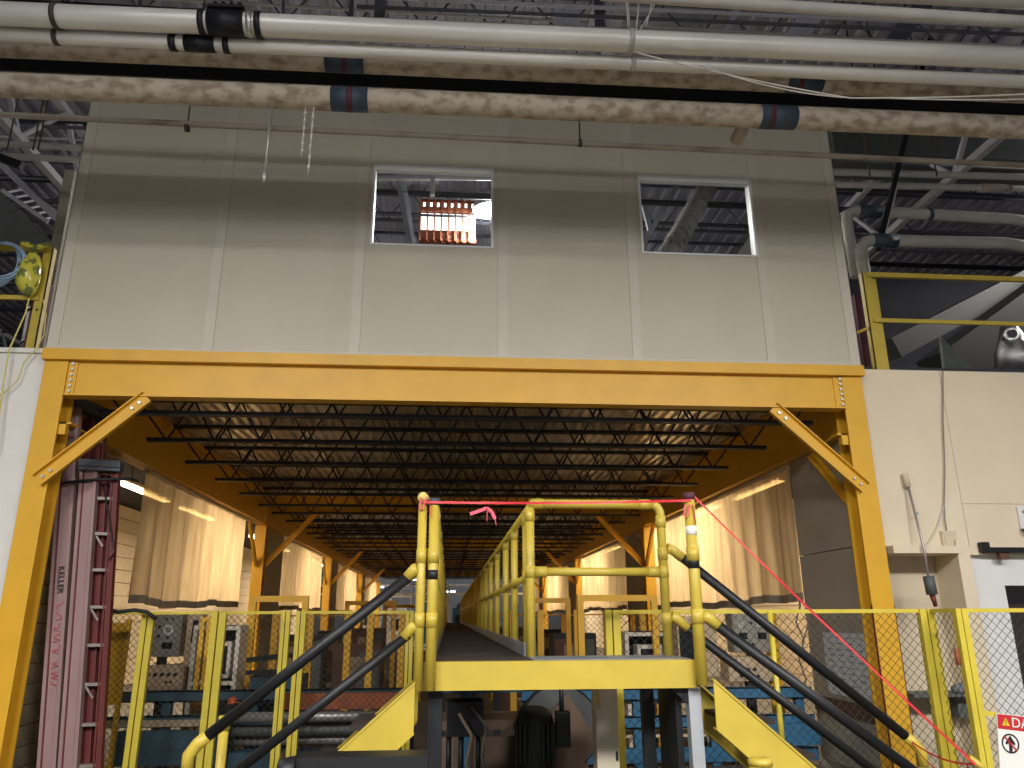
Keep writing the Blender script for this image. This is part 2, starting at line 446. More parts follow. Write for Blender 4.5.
# front beam
fb = thing('front_beam', (.18, 8.1, 3.88), 'long yellow beam spanning the front of the opening', 'beam')
part('fascia', MB().box((-4.32, 7.97, 4.262), (4.68, 8.10, 4.382)), 'frame_yellow', fb)
part('web', MB().box((XL1+.002, 8.05, 3.89), (XR0-.002, 8.075, 4.262)), 'frame_yellow', fb)
part('bottom_flange', MB().box((XL1+.002, 7.99, 3.875), (XR0-.002, 8.16, 3.892)), 'frame_yellow', fb)
for x in (XL1+.05, XR0-.05):
    part('end_plate', MB().box((x-.045, 8.035, 3.9), (x+.045, 8.05, 4.255)), 'frame_yellow', fb)
    for z in (3.93, 3.99, 4.05, 4.11, 4.17, 4.23): piece('bolt', hexm, (x+(.03 if x > 0 else -.0), 8.035, z), fb)
def ibeam(p0, p1, z0, z1, wd, along):
    mb = MB()
    if along == 'y':
        x = p0[0]
        mb.box((x-.012, p0[1], z0), (x+.012, p1[1], z1)).box((x-wd/2, p0[1], z0), (x+wd/2, p1[1], z0+.02)).box((x-wd/2, p0[1], z1-.02), (x+wd/2, p1[1], z1))
    else:
        y = p0[1]
        mb.box((p0[0], y-.012, z0), (p1[0], y+.012, z1)).box((p0[0], y-wd/2, z0), (p1[0], y+wd/2, z0+.02)).box((p0[0], y-wd/2, z1-.02), (p1[0], y+wd/2, z1))
    return mb
for k in range(4):
    for x, nm in ((-4.18, 'left'), (4.54, 'right')):
        solo('side_beam', ibeam((x, CY[k]+.27), (x, CY[k+1]+.24), 3.62 , 4.36, .22, 'y'), 'frame_yellow', 'deep yellow side beam of the %s bay on the %s' % (ords[k], nm), 'beam', 'yellow side beams')
    y = CY[k+1]+.12
    solo('cross_beam', ibeam((-4.05, y), (4.41, y), 3.91, 4.28, .2, 'x'), 'frame_yellow', 'yellow cross beam over the %s pair of columns' % ords[k+1], 'beam', 'yellow cross beams')
# open-web joists
JX0, JX1, JB, JT = -3.95, 4.32, 3.78, 4.358
def joist(y, label, separate):
    t = thing('bar_joist', (.18, y, JB), label, 'joist', 'black bar joists under the deck')
    part('top_chord', MB().box((JX0-.1, y-.055, JT-.05), (JX1+.1, y-.01, JT-.005)).box((JX0-.1, y+.01, JT-.05), (JX1+.1, y+.055, JT-.005)), 'joist_black', t)
    part('bottom_chord', MB().box((JX0+.12, y-.05, JB), (JX1-.12, y-.01, JB+.045)).box((JX0+.12, y+.01, JB), (JX1-.12, y+.05, JB+.045)), 'joist_black', t)
    n = 13; st = (JX1-JX0-.7)/n; web = MB(); bars = []
    x = JX0+.35
    for k in range(n):
        bars += [((x, y, JB+.02), (x+st/2, y, JT-.03)), ((x+st/2, y, JT-.03), (x+st, y, JB+.02))]; x += st
    bars += [((JX0+.35, y, JB+.02), (JX0-.08, y, JT-.03)), ((JX1-.35, y, JB+.02), (JX1+.08, y, JT-.03))]
    for a, b in bars:
        if separate: part('web_bar', MB().tube([a, b], .013, 6), 'joist_black', t)
        else: web.tube([a, b], .013, 4)
    if not separate: part('web', web, 'joist_black', t)
jo = ['first', 'second', 'third', 'fourth', 'fifth', 'sixth', 'seventh', 'eighth', 'ninth', 'tenth']
k = 0
for b in range(4):
    y = 8.42 if b == 0 else CY[b]+.9
    ys = [8.42, 9.78, 11.25, 12.73, 14.22, 15.7, 16.9] if b == 0 else [CY[b]+.85+i*1.4 for i in range(7)]
    for i, y in enumerate(ys):
        k += 1
        joist(y, '%s open-web joist back from the front beam' % jo[i] if b == 0 else '%s open-web joist of the %s bay back' % (jo[i], ords[b]), k <= 6)

# ================================================================ CURTAINS AND SIDE-ROOM LAMPS
def curtain(x, y0, y1, z0, z1, s, label):
    t = thing('curtain', (x, (y0+y1)/2, z0), label, 'curtain', 'cream curtains hung along the side beams')
    n = int((y1-y0)*16); nz = 10; vs_ = []; fs = []
    ph = random.uniform(0, 6)
    prof_ = []
    for i in range(n+1):
        u = i/n; y = y0+(y1-y0)*u
        f = math.sin(y*9+ph+1.3*math.sin(y*2.1+ph))*.035 + math.sin(y*21+ph*2)*.012
        prof_.append((y, f, .03*math.sin(y*1.3+ph) + .015*math.sin(y*4)))
    for j in range(nz+1):
        v = j/nz
        for y, f, dz in prof_:
            zz = z1 + (z0+dz-z1)*v
            vs_.append((x+s*.04 + f*(.35+.9*v), y, zz))
    for j in range(nz):
        for i in range(n):
            a = j*(n+1)+i; fs.append((a, a+1, a+n+2, a+n+1))
    mb = MB().add(vs_, fs, True); part('cloth', mb, 'curtain', t)
    hb = MB(); vh = []
    for y, f, dz in prof_:
        xx = x+s*.04+f*1.25; vh += [(xx, y, z0+dz), (xx, y, z0+dz-.11)]
    hb.add(vh, [(2*i, 2*i+1, 2*i+3, 2*i+2) for i in range(n)], True); part('hem', hb, 'hem', t)
    part('track', MB().box((x-.03, y0, z1), (x+.06, y1, z1+.05)), 'bezel_white', t)
def fixture(p0, p1, label, W):
    p0, p1 = Vector(p0), Vector(p1); c = (p0+p1)/2; L = (p1-p0).length
    t = thing('fluorescent_lamp', c, label, 'lamp', 'warm fluorescent fittings in the side rooms')
    part('housing', MB().bar(p0+Vector((0, 0, .09)), p1+Vector((0, 0, .09)), .16, .06), 'lamp_shell', t)
    for q in (.2, .8):
        h = p0.lerp(p1, q); part('stem', MB().tube([h+Vector((0, 0, .12)), h+Vector((0, 0, .545))], .01, 6), 'roof_steel', t)
    for dx in (-.04, .04):
        part('tube', MB().tube([p0+Vector((dx, 0, .02)), p1+Vector((dx, 0, .02))], .019, 8), 'tube_glow', t)
    ld = bpy.data.lights.new('tube_light', 'AREA'); ld.shape = 'RECTANGLE'; ld.size = .14; ld.size_y = L; ld.energy = W; ld.color = (1, .81, .57)
    lo = bpy.data.objects.new('tube_light', ld); C.objects.link(lo); lo.parent = t; lo.location = (0, 0, -.015)
    ld.spread = R(180)
for b in range(4):
    y0 = CY[b]
    for s, x, nm in ((-1, -4.22, 'left'), (1, 4.58, 'right')):
        zt = 3.565
        if b:
            pw = solo('bay_panel', MB().box((x-.05, y0+.3, 0), (x+.05, y0+2.45, 3.6)), 'grey_panel', 'dark panel beside the %s column on the %s' % (ords[b], nm), 'panel', 'dark panels beside the inner columns')
        a = 10.85 if s < 0 else 9.98
        ya = a if b == 0 else y0+2.6
        yb = (16.35 if s < 0 else 17.2) if b == 0 else CY[b+1]-(1.0 if s < 0 else .3)
        curtain(x, ya, yb, 1.93 if s < 0 else 1.9, zt, -s*0, '%s curtain on the %s, lit from behind' % (['nearest', 'second', 'third', 'farthest'][b], nm))
        for q, (ya2) in enumerate((ya+2.4, ya+5.6)):
            L = 2.3
            fixture((s*5.75, ya2+.5, 3.88), (s*5.75, ya2+.5+L, 3.88), '%s fluorescent lamp of the %s bay in the %s room' % (('near', 'far')[q], ords[b], nm), TUBE_W)

# ================================================================ HIGH-BAY LAMPS
def highbay(x, y, z, label, W, size=.6, glow=.3):
    t = thing('high_bay_lamp', (x, y, z), label, 'lamp', 'high-bay lamps under the hall roof')
    mb = MB().tube([(x, y, z), (x, y, z+.12), (x, y, z+.30), (x, y, z+.42)], [size*.52, size*.5, .11, .09], 20)
    part('reflector', mb, 'lamp_shell', t)
    part('lens', MB().tube([(x, y, z-.03), (x, y, z-.002)], [size*.40, size*.48], 20), 'lens_glow', t)
    part('hook', MB().tube([(x, y, z+.42), (x, y, RZ+.01)], .012, 6), 'roof_steel', t)
    ld = bpy.data.lights.new('bay_light', 'AREA'); ld.shape = 'DISK'; ld.size = size; ld.energy = W; ld.color = (1, .94, .82)
    lo = bpy.data.objects.new('bay_light', ld); C.objects.link(lo); lo.parent = t; lo.location = (0, 0, -.05)
    pd = bpy.data.lights.new('bay_fill', 'POINT'); pd.energy = W*glow; pd.shadow_soft_size = .15; pd.color = (1, .97, .93)  # extra point light added so the roof catches some light
    po = bpy.data.objects.new('bay_fill', pd); C.objects.link(po); po.parent = t; po.location = (0, 0, -.35)
for x, y, z, k, l in ((-5.5, -2.0, 6.3, 1.2, 'front left over the aisle'), (-1.8, -4.6, 7.4, 1.1, 'left of the camera over the aisle'), (2.6, -3.2, 6.9, 1.1, 'right of the camera over the aisle'), (6.5, -2.0, 6.3, 1.45, 'front right over the aisle'),
        (-4.2, -4.0, 9.0, .8, 'behind the left of the aisle'), (5.0, -5.5, 8.2, .8, 'behind the right of the aisle')):
    highbay(x, y, z, 'high-bay lamp %s' % l, HIGHBAY_W*k, 1.9, .06)
highbay(.69, 14.0, 9.62, 'dazzling high-bay lamp seen at the right edge of the left window', HIGHBAY_W*.9, .7, .6)
for x, y, l in ((-12.5, 10.5, 'added unseen far left behind the enclosure'), (13, 10.5, 'added unseen far right behind the enclosure'), (-3, 21, 'added unseen deep above the enclosure, left'), (4, 21, 'added unseen deep above the enclosure, right')):  # unseen lamps added to light the roof behind the enclosure
    highbay(x, y, 9.4, 'high-bay lamp %s' % l, HIGHBAY_W*.8, .6, .6)
for x in (-6, 5):
    highbay(x, 54, 8.2, 'high-bay lamp at the far %s end of the hall' % ('left' if x < 0 else 'right'), HIGHBAY_W*3.5)

# ================================================================ OVERHEAD PIPES
def ext(a, b, k0, k1): return a+(a-b)*k0, b+(b-a)*k1
def along(a, b, px):        # point of the segment a-b seen nearest to picture column px
    best = None
    for i in range(401):
        p = a.lerp(b, i/400); d = p-EYE; x = 512+FPX*d.dot(CR)/d.dot(_f)
        if best is None or abs(x-px) < best[0]: best = (abs(x-px), p)
    return best[1]
def pipe(name, a, b, r, m, label, group, n=20, bands=(), k=(.25, .25)):
    A, B = ext(a, b, *k); d = (b-a).normalized()
    t = thing(name, (A+B)/2, label, 'pipe', group)
    part('body', MB().tube([A.lerp(B, i/4) for i in range(5)], r, n), m, t)
    for px, L, m2, nm, rr in bands:
        c = along(a, b, px)
        part(nm, MB().tube([c-d*L/2, c+d*L/2], r*rr, n), m2, t)
    return t, a, b, d
G1 = 'large pipes crossing above the enclosure wall'
silver1 = pipe('overhead_pipe', at(10, 14, 5.6), at(1010, 58, 5.6), .098, 'silver_pipe', 'upper silver pipe, topmost of the row over the wall', G1,
     bands=[(203, .05, 'clamp_black', 'clamp_ring', 1.14), (211, .045, 'bolt', 'clamp_ring', 1.10), (250, .05, 'bolt', 'clamp_ring', 1.10), (259, .05, 'clamp_black', 'clamp_ring', 1.16)])
silver2 = pipe('overhead_pipe', at(10, 35, 5.75), at(1010, 81, 5.75), .062, 'silver_pipe', 'thinner silver pipe just below the topmost one', G1,
     bands=[(175, .06, 'clamp_black', 'clamp_ring', 1.2), (228, .05, 'clamp_black', 'clamp_ring', 1.2)])
rust1 = pipe('overhead_pipe', at(10, 45, 6.1), at(1010, 91, 6.1), .112, 'rusty_pipe', 'stained insulated pipe behind the thin silver pipe', G1,
     bands=[(344, .36, 'sleeve', 'saddle_sleeve', 1.03), (344, .05, 'maroon', 'band', 1.05), (802, .36, 'sleeve', 'saddle_sleeve', 1.03), (798, .05, 'maroon', 'band', 1.05)])
rust2 = pipe('overhead_pipe', at(10, 85, 6.15), at(1010, 127, 6.15), .112, 'rusty_pipe', 'stained insulated pipe, lowest of the large row', G1,
     bands=[(351, .34, 'sleeve', 'saddle_sleeve', 1.03), (351, .05, 'maroon', 'band', 1.05), (777, .36, 'sleeve', 'saddle_sleeve', 1.03), (770, .05, 'maroon', 'band', 1.05)])
pipe('overhead_pipe', at(90, 119, 7.5), at(1015, 165, 7.5), .034, 'old_pipe', 'thin grimy pipe running just in front of the white wall top', G1, 10, k=(.12, .25))
pipe('overhead_pipe', at(640, -3, 5.0), at(1015, 21, 5.0), .05, 'pale_pipe', 'pale thin pipe cut by the top right edge of the picture', G1, 12, k=(.1, .2))
pipe('overhead_pipe', at(760, -12, 5.2), at(1015, 1, 5.2), .07, 'pale_pipe', 'pale pipe above the topmost edge at the right corner', G1, 12, k=(.1, .2))
solo('gap_shade_bar', MB().bar(ext(at(10, 62, 6.4), at(1010, 108, 6.4), .25, .25)[0], ext(at(10, 62, 6.4), at(1010, 108, 6.4), .25, .25)[1], .10, .26), 'black_steel', 'dark bar added to fill the shaded gap between the two stained pipes', 'rail')  # dark bar added where the gap between the pipes lies in shade
# bolted split couplings on the silver pipes
for (t, a, b, d), xs, L, lab in ((silver1, (216, 224, 232, 240), .30, ''), (silver2, (188, 196, 204, 212), .26, '')):
    r = .098 if t is silver1[0] else .062
    c = along(a, b, (xs[0]+xs[-1])/2)
    cp = part('coupling', MB().tube([c-d*L/2, c+d*L/2], r*1.16, 20).bar(c-d*L/2+Vector((0, -r*.75, r*1.0)), c+d*L/2+Vector((0, -r*.75, r*1.0)), .07, .03), 'clamp_black', t)
    for px in xs:
        q = along(a, b, px)+Vector((0, -r*.85, r*1.05))
        part('stud', MB().tube([q-Vector((0, 0, .02)), q+Vector((0, -.01, .035))], .018, 6), 'black_steel', cp)
# hangers round both silver pipes
def hanger(px, label, m):
    p1 = along(silver1[1], silver1[2], px); p2 = along(silver2[1], silver2[2], px)
    t = thing('pipe_hanger', p1, label, 'hanger', 'strap hangers on the silver pipes')
    for p, r in ((p1, .098), (p2, .062)):
        part('strap', MB().tube([p-Vector((.02, 0, 0)), p+Vector((.02, 0, 0))], r*1.13, 20), m, t)
    part('link', MB().bar(p1+Vector((0, -.03, -.09)), p2+Vector((0, 0, .06)), .03, .02), m, t)
    part('rod', MB().tube([p1+Vector((0, 0, .1)), Vector((p1.x, p1.y, RZ-.1))], .012, 8), m, t)
hanger(58, 'brown strap hanger round the silver pipes near the left edge', 'hanger')
hanger(631, 'pale strap hanger round the silver pipes where the cord is tied', 'pale_pipe')
# sagging cord from the hanger to the right
def sag(a, b, drop, n=16, bump=None):
    return [a.lerp(b, i/n) + Vector((0, 0, -drop*4*(i/n)*(1-i/n))) for i in range(n+1)]
c0 = at(634, 52, 5.45)
solo('sagging_line', MB().tube(sag(c0, at(850, 98, 5.45), .03) + sag(at(850, 98, 5.45), at(1060, 92, 5.45), .02)[1:], .007, 6), 'cable_white', 'pale cord sagging from the hanger toward the right edge', 'cord')
solo('sagging_line', MB().tube(sag(at(700, 65, 5.42), at(885, 98, 5.42), .10)+sag(at(885, 98, 5.42), at(1060, 98, 5.42), .02)[1:], .006, 6), 'cable_white', 'lower of the two pale cords under the silver pipes', 'cord')
for i, (x0, x1) in enumerate(((622, 628), (637, 636), (652, 646), (662, 640))):
    solo('tie_line', MB().tube([at(x0, -25, 5.5), at((x0+x1)/2+2, 8, 5.5), at(x1, 26+(i % 2)*4, 5.5)], .007, 6), 'cable_white', ['leftmost', 'second', 'third', 'rightmost'][i]+' pale tie cord rising from the strap hanger', 'cord', 'tie cords above the hanger')
# hanging rods and chains in front of the wall
def drop(px, y0, y1, Y, r, m, name, label, ringed=False):
    a, b = at(px+1, y0, Y), at(px, y1, Y); b = Vector((a.x, a.y, b.z))
    t = thing(name, b, label, name.split('_')[-1])
    part('shaft', MB().tube([a, b], r, 8), m, t)
    if ringed: part('end_fitting', MB().tube([b+Vector((0, 0, .10)), b+Vector((0, 0, .02)), b-Vector((0, 0, .03))], [r*1.7, r*1.9, r*.9], 8), m, t)
    else:
        for q in range(7):
            part('link', MB().tube([a.lerp(b, q/7+.02), a.lerp(b, q/7+.07)], r*2.2, 6), m, t)
drop(272, 94, 180, 6.15, .014, 'alu', 'hanging_rod', 'grey rod hanging in front of the white wall', True)
drop(305, 104, 156, 6.15, .006, 'cable_white', 'pull_chain', 'shorter pull chain hanging beside the grey rod')
drop(313, 104, 174, 6.15, .006, 'cable_white', 'pull_chain', 'longer pull chain hanging beside the grey rod')
# small hangers for the thin pipe
for i, px in enumerate((187, 580)):
    a = at(px, 128 if i == 0 else 143, 7.5)
    t = thing('rod_hanger', a, ('left' if i == 0 else 'right')+' rod hanger on the thin grimy pipe', 'hanger')
    part('ring', MB().tube([a-Vector((.02, 0, 0)), a+Vector((.02, 0, 0))], .045, 12), 'hanger', t)
    part('rod', MB().tube([a+Vector((0, 0, .04)), a+Vector((0, 0, 3.0))], .009, 6), 'hanger', t)
# short bracket pipes passing under the big pipe, pointing back
for i, (px, py) in enumerate(((742, 134),)):
    p = at(px, py, 6.4)
    solo('pipe_stub', MB().tube([p+Vector((.02, -.1, .2)), p+Vector((0, 0, .04)), p+Vector((-.02, .12, 0))], .07, 10), 'old_pipe', 'short pipe stub under the lowest stained pipe', 'pipe')

# steel seen between the pipes and the roof
for i, (x0, y0, x1, y1, wd, m, lab) in enumerate(((383, -30, 379, 24, .12, 'roof_steel', 'grey steel drop post above the silver pipe left of centre'), (558, 4, 560, 30, .10, 'roof_white', 'pale plate hanging above the silver pipe, left of a pair'), (571, 6, 573, 30, .16, 'roof_white', 'pale plate hanging above the silver pipe, right of a pair'), (826, -6, 792, 44, .26, 'roof_white', 'broad pale sloping beam above the silver pipes at right'), (930, -4, 888, 50, .22, 'roof_steel', 'dark sloping beam above the silver pipes far right'), (737, 10, 722, 40, .07, 'roof_white', 'thin pale sloping strut above the silver pipes'), (283, -10, 284, 20, .03, 'roof_steel', 'thin dark hanger rod near the bolted coupling'), (352, -10, 351, 22, .05, 'roof_steel', 'dark hanger bar left of the drop post'), (140, -8, 141, 12, .03, 'roof_steel', 'thin dark hanger rod near the top left'), (598, -5, 600, 28, .12, 'roof_steel', 'dark drop post right of the pale plates'))):
    a, b = at(x0, y0, 7.2+i*.08), at(x1, y1, 7.2+i*.08)
    solo('roof_hanger', MB().bar(a, b, .06, wd, up=(1, 0, 0)).bar(b-Vector((.04, 0, 0)), b+Vector((.04, 0, 0)), .08, .05), m, lab, 'hanger', 'steel hangers above the pipes')
for i, (y0, y1, Yp, m) in enumerate(((-2, 26, 6.9, 'roof_white'), (8, 34, 7.0, 'roof_steel'), (20, 46, 7.15, 'pale_pipe'))):
    pipe('overhead_conduit', at(390, y0, Yp), at(1010, y1, Yp), .022, m, ['upper', 'middle', 'lower'][i]+' thin conduit running behind the topmost silver pipe', 'thin conduits under the roof', 8, k=(.05, .25))
nth = ['first', 'second', 'third', 'fourth', 'fifth', 'sixth', 'seventh', 'eighth', 'ninth', 'tenth', 'eleventh', 'twelfth', 'thirteenth', 'fourteenth']
for k in range(14):
    y = 7.9+k*.62; z = [9.75, 9.3, 10.05, 9.55, 9.9, 9.15, 9.7][k % 7]
    solo('ceiling_conduit', MB().tube([(-20.01, y, z), (0, y, z-.02), (20.01, y, z)], [.03, .045, .02, .06, .03][k % 5], 8), ['roof_steel', 'joist_black', 'pale_pipe', 'joist_black', 'roof_steel'][k % 5], nth[k]+' long conduit back under the hall roof', 'pipe', 'conduits under the hall roof')
# ---- pipes, ducts and bits to the right of the enclosure, above the right wall
G2 = 'pale pipes right of the enclosure'
pipe('service_pipe', at(800, 171, 10.2), at(1020, 177, 10.2), .055, 'pale_pipe', 'top pale pipe of the pair right of the white wall', G2, 12, k=(.2, .3))
pipe('service_pipe', at(800, 184, 10.2), at(1000, 188, 10.2), .05, 'pale_pipe', 'second pale pipe of the pair right of the white wall', G2, 12, bands=[(995, .5, 'old_pipe', 'wrapped_end', 1.3)], k=(.2, .3))
def bend_pipe(pts, r, m, label, px_bands=()):
    t = thing('service_pipe', pts[0], label, 'pipe', G2)
    part('body', MB().tube(pts, r, 14), m, t)
    for p, q in px_bands: part('coupling', MB().tube([p, q], r*1.18, 14), 'sleeve', t)
Y = 10.0
e = at(843, 211, Y)
bend_pipe([e+Vector((.05, 0, -1.1)), e+Vector((.03, 0, -.2)), e+Vector((.06, 0, -.06)), e+Vector((.18, 0, 0)), at(905, 213, Y), at(1010, 219, Y), at(1060, 226, Y)], .085, 'pale_pipe', 'upper bent pale pipe turning down beside the white wall', ((at(858, 211, Y), at(880, 212, Y)), (at(927, 214, Y), at(931, 214, Y))))
Y = 9.4
e = at(859, 240, Y)
bend_pipe([e+Vector((.05, 0, -2.2)), e+Vector((.0, 0, -.35)), e+Vector((.02, 0, -.12)), e+Vector((.1, 0, -.02)), e+Vector((.25, 0, 0)), at(1005, 243, Y), at(1060, 252, Y)], .085, 'pale_pipe', 'lower bent pale pipe with elbow behind the yellow guardrail', ((at(872, 240, Y), at(896, 241, Y)),))
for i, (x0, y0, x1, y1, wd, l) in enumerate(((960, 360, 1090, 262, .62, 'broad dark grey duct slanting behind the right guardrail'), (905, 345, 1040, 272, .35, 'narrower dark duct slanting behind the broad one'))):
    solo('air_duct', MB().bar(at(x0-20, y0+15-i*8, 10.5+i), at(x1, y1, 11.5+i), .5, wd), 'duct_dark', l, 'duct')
p = [at(x, y, 9.6) for x, y in ((946, 385), (941, 336), (1000, 385))]
solo('sheet_gusset', MB().prism([(p[0].x, 4.5), (p[1].x, p[1].z), (p[2].x, 4.5)], 9.6, 9.66), 'duct', 'dark grey triangular sheet standing behind the right guardrail', 'panel')
# foil-wrapped machine top at the right edge
t = thing('wrapped_valve', at(1012, 368, 9.2), 'crumpled foil wrapped valve behind the right guardrail', 'valve')
c = at(1012, 345, 9.2)
part('body', MB().tube([c+Vector((0, 0, -.35)), c+Vector((0, 0, -.1)), c+Vector((.02, 0, .1)), c+Vector((0, 0, .28))], [.26, .22, .16, .10], 10), 'foil', t)
part('outlet', MB().tube([c+Vector((-.1, -.1, .05)), c+Vector((-.2, -.28, .05))], .09, 10), 'foil', t)
part('bore', MB().tube([c+Vector((-.205, -.29, .05)), c+Vector((-.21, -.30, .05))], .06, 10), 'black_steel', t)
# dark strut and beam pieces in the upper right gap
solo('strut', MB().bar(at(878, 250, 9.7), at(878, 250, 9.7)+(at(897, 172, 9.7)-at(878, 250, 9.7))*3.6, .06, .06), 'black_steel', 'dark angled strut crossing the pale pipes', 'strut')
for i, px in enumerate((870, 893, 937)):
    solo('hanger_rod', MB().tube([at(px, 176, 9.0), at(px, 176, 9.0)+Vector((0, 0, RZ-at(px, 176, 9.0).z))], .012, 6), 'hanger', ['left', 'middle', 'right'][i]+' dark rod dropping from the stained pipe at right', 'rod', 'dark rods at upper right')
solo('roof_duct', MB().box(at(835, 152, 10.9), at(1150, 128, 10.9)+Vector((0, .8, 0))), 'duct', 'long grey duct seen behind the thin pipe at upper right', 'duct')
# ---- upper left gap
solo('angle_strut', MB().bar(at(-20, 150, 9.8), at(22, 166, 9.8), .08, .1), 'black_steel', 'short dark strut at upper left behind the wall', 'strut')
solo('angle_strut', MB().bar(at(-5, 158, 10.5), at(60, 222, 10.5), .06, .09), 'roof_white', 'pale diagonal strut at upper left', 'strut')
solo('air_duct', MB().bar(at(-40, 176, 9.6), at(50, 262, 9.6), .35, .42), 'duct', 'dark rounded duct slanting down at upper left', 'duct')
for i, y in enumerate((146, 158)):
    pipe('service_pipe', at(0, y-2, 10.4), at(90, y+2, 10.4), .05, 'pale_pipe', ['upper', 'lower'][i]+' pale pipe at upper left beside the wall', 'pale pipes left of the enclosure', 12, k=(1, .2))
for i, px in enumerate((9, 35, 40)):
    solo('hanger_rod', MB().tube([at(px-2, 150, 9.2), at(px-2, 150, 9.2)+Vector((0, 0, RZ-at(px-2, 150, 9.2).z))], .012, 6), 'hanger', ['left', 'middle', 'right'][i]+' dark rod dropping behind the pipes at upper left', 'rod', 'dark rods at upper left')
t = thing('cable_tray', at(30, 205, 11), 'pale ladder-like cable tray at upper left', 'tray')
a0, a1 = at(2, 190, 11), at(48, 222, 11)
part('side_rail', MB().bar(a0, a1, .03, .06), 'roof_white', t); part('side_rail', MB().bar(a0+Vector((0, .4, .3)), a1+Vector((0, .4, .3)), .03, .06), 'roof_white', t)
for k in range(6):
    q = a0.lerp(a1, (k+.5)/6); part('rung', MB().bar(q, q+Vector((0, .4, .3)), .03, .03), 'roof_white', t)
solo('grey_post', MB().box((-4.87, 8.75, 4.50), (-4.75, 8.95, 7.0)), 'control_grey', 'grey post standing behind the left end of the white wall', 'post')
solo('maroon_post', MB().box((-4.82, 8.5, 4.50), (-4.66, 8.6, 5.35)), 'maroon', 'low maroon post behind the left guardrail', 'post')
solo('maroon_post', MB().box((5.12, 8.7, 4.50), (5.24, 8.82, 5.6)), 'maroon', 'tall maroon post behind the right guardrail', 'post')

# ---- things seen through the windows
t = thing('light_bank', at(448, 243, 14.5), 'bank of eight glowing upright bars seen through the left window', 'glow_panel')  # bright slatted opening, built as emissive bars in a frame
a, b = at(421, 199, 14.5), at(476, 243, 14.5)
part('frame', MB().box((a.x, 14.5, b.z), (b.x, 14.6, b.z+.06)).box((a.x, 14.5, a.z-.06), (b.x, 14.6, a.z)).box((a.x, 14.45, a.z-.30), (b.x, 14.5, a.z-.20)), 'rust', t)
wst = (b.x-a.x)/8
for k in range(8):
    x = a.x+wst*(k+.5)
    part('glow_bar', MB().box((x-wst*.38, 14.53, b.z+.30), (x+wst*.38, 14.56, a.z-.32)), 'bank_glow', t)
    part('divider', MB().box((a.x+wst*k-.015, 14.44, b.z), (a.x+wst*k+.015, 14.6, a.z)), 'rust', t)
    part('glow_tip', MB().box((x-wst*.15, 14.53, a.z-.20), (x+wst*.15, 14.56, a.z-.06)), 'bank_glow', t)
    part('reflector', MB().box((x-wst*.42, 14.53, b.z+.06), (x+wst*.42, 14.56, b.z+.28)), 'bank_plate', t)
pipe('service_pipe', at(668, 256, 11.6), at(712, 178, 13.6),   .19, 'pale_mottled', 'thick mottled pipe slanting across the right window', 'pipes seen through the windows', 18, k=(.3, .5))
pipe('service_pipe', at(365, 178, 12.5), at(500, 178, 12.5), .05, 'window_frame', 'white pipe along the top of the left window view', 'pipes seen through the windows', 10, k=(.2, .2))
solo('drop_post', MB().box(at(430, 194, 12.4), at(435, 176, 12.4)+Vector((0, .1, 0))), 'window_frame', 'short white drop below the white pipe in the left window', 'bracket')
for i, (x0, y0, x1, y1) in enumerate(((393, 150, 410, 245), (396, 130, 413, 243), (640, 250, 692, 160), (650, 230, 634, 168))):
    solo('truss_strut', MB().bar(at(x0, y0, 12.6+i*.25), at(x1, y1, 12.6+i*.25), .09, .09), 'roof_white', ['left pale strut in the left window view', 'right pale strut in the left window view', 'long pale strut in the right window view', 'short pale strut in the right window corner'][i], 'strut')
q0, q1 = at(728, 268, 10.2), at(775, 200, 10.2)
solo('inner_board', MB().prism([(q0.x-.5, 4.42), (at(775, 268, 10.2).x, 4.42), (q1.x, q1.z), (q0.x, q0.z)], 10.2, 10.28), 'window_frame', 'pale sloped board at lower right of the right window', 'panel')

# ================================================================ CROSSOVER PLATFORM AND WALKWAY
DZ = 1.375; PR = .034
YN, YF = 5.2, 5.7
plat = thing('crossover_platform', (.7, 5.5, 0), 'yellow landing of the crossover, grey deck, between the two stairs', 'platform')
part('front_beam', MB().box((-.18, 5.17, 1.205), (1.60, 5.20, DZ)).box((-.14, 5.20, DZ-.02), (1.60, 5.26, DZ)), 'rail_yellow', plat)
part('deck_plate', MB().box((.56, 5.262, DZ-.02), (1.60, 5.76, DZ+.004)), 'deck_grey', plat)
part('deck_grating', MB().box((-.14, 5.262, DZ-.02), (.555, 5.76, DZ+.002)), 'deck_brown', plat)
part('back_beam', MB().box((-.14, 5.76, 1.205), (1.60, 5.79, DZ)), 'rail_yellow', plat)
part('corner_leg', MB().box((1.555, 5.205, .0), (1.635, 5.285, 1.205)), 'post_grey', plat)
part('corner_leg', MB().box((1.36, 5.66, .0), (1.44, 5.74, 1.205)), 'black_steel', plat)
part('corner_leg', MB().box((-.12, 5.25, 0), (-.03, 5.34, 1.205)), 'black_steel', plat)
part('corner_leg', MB().box((-.12, 5.66, 0), (-.03, 5.74, 1.205)), 'black_steel', plat)
part('side_sheet', MB().box((1.49, 5.30, 0), (1.53, 5.74, 1.205)), 'black_steel', plat)
part('gusset', MB().prism([(1.44, 1.205), (1.555, 1.205), (1.555, 1.10)], 5.22, 5.24), 'black_steel', plat)
def sleeve(par, p, d, r=PR, L=.085):
    d = Vector(d).normalized(); part('fitting', MB().tube([Vector(p)-d*L/2, Vector(p)+d*L/2], r*1.15, 12), 'rail_yellow', par)
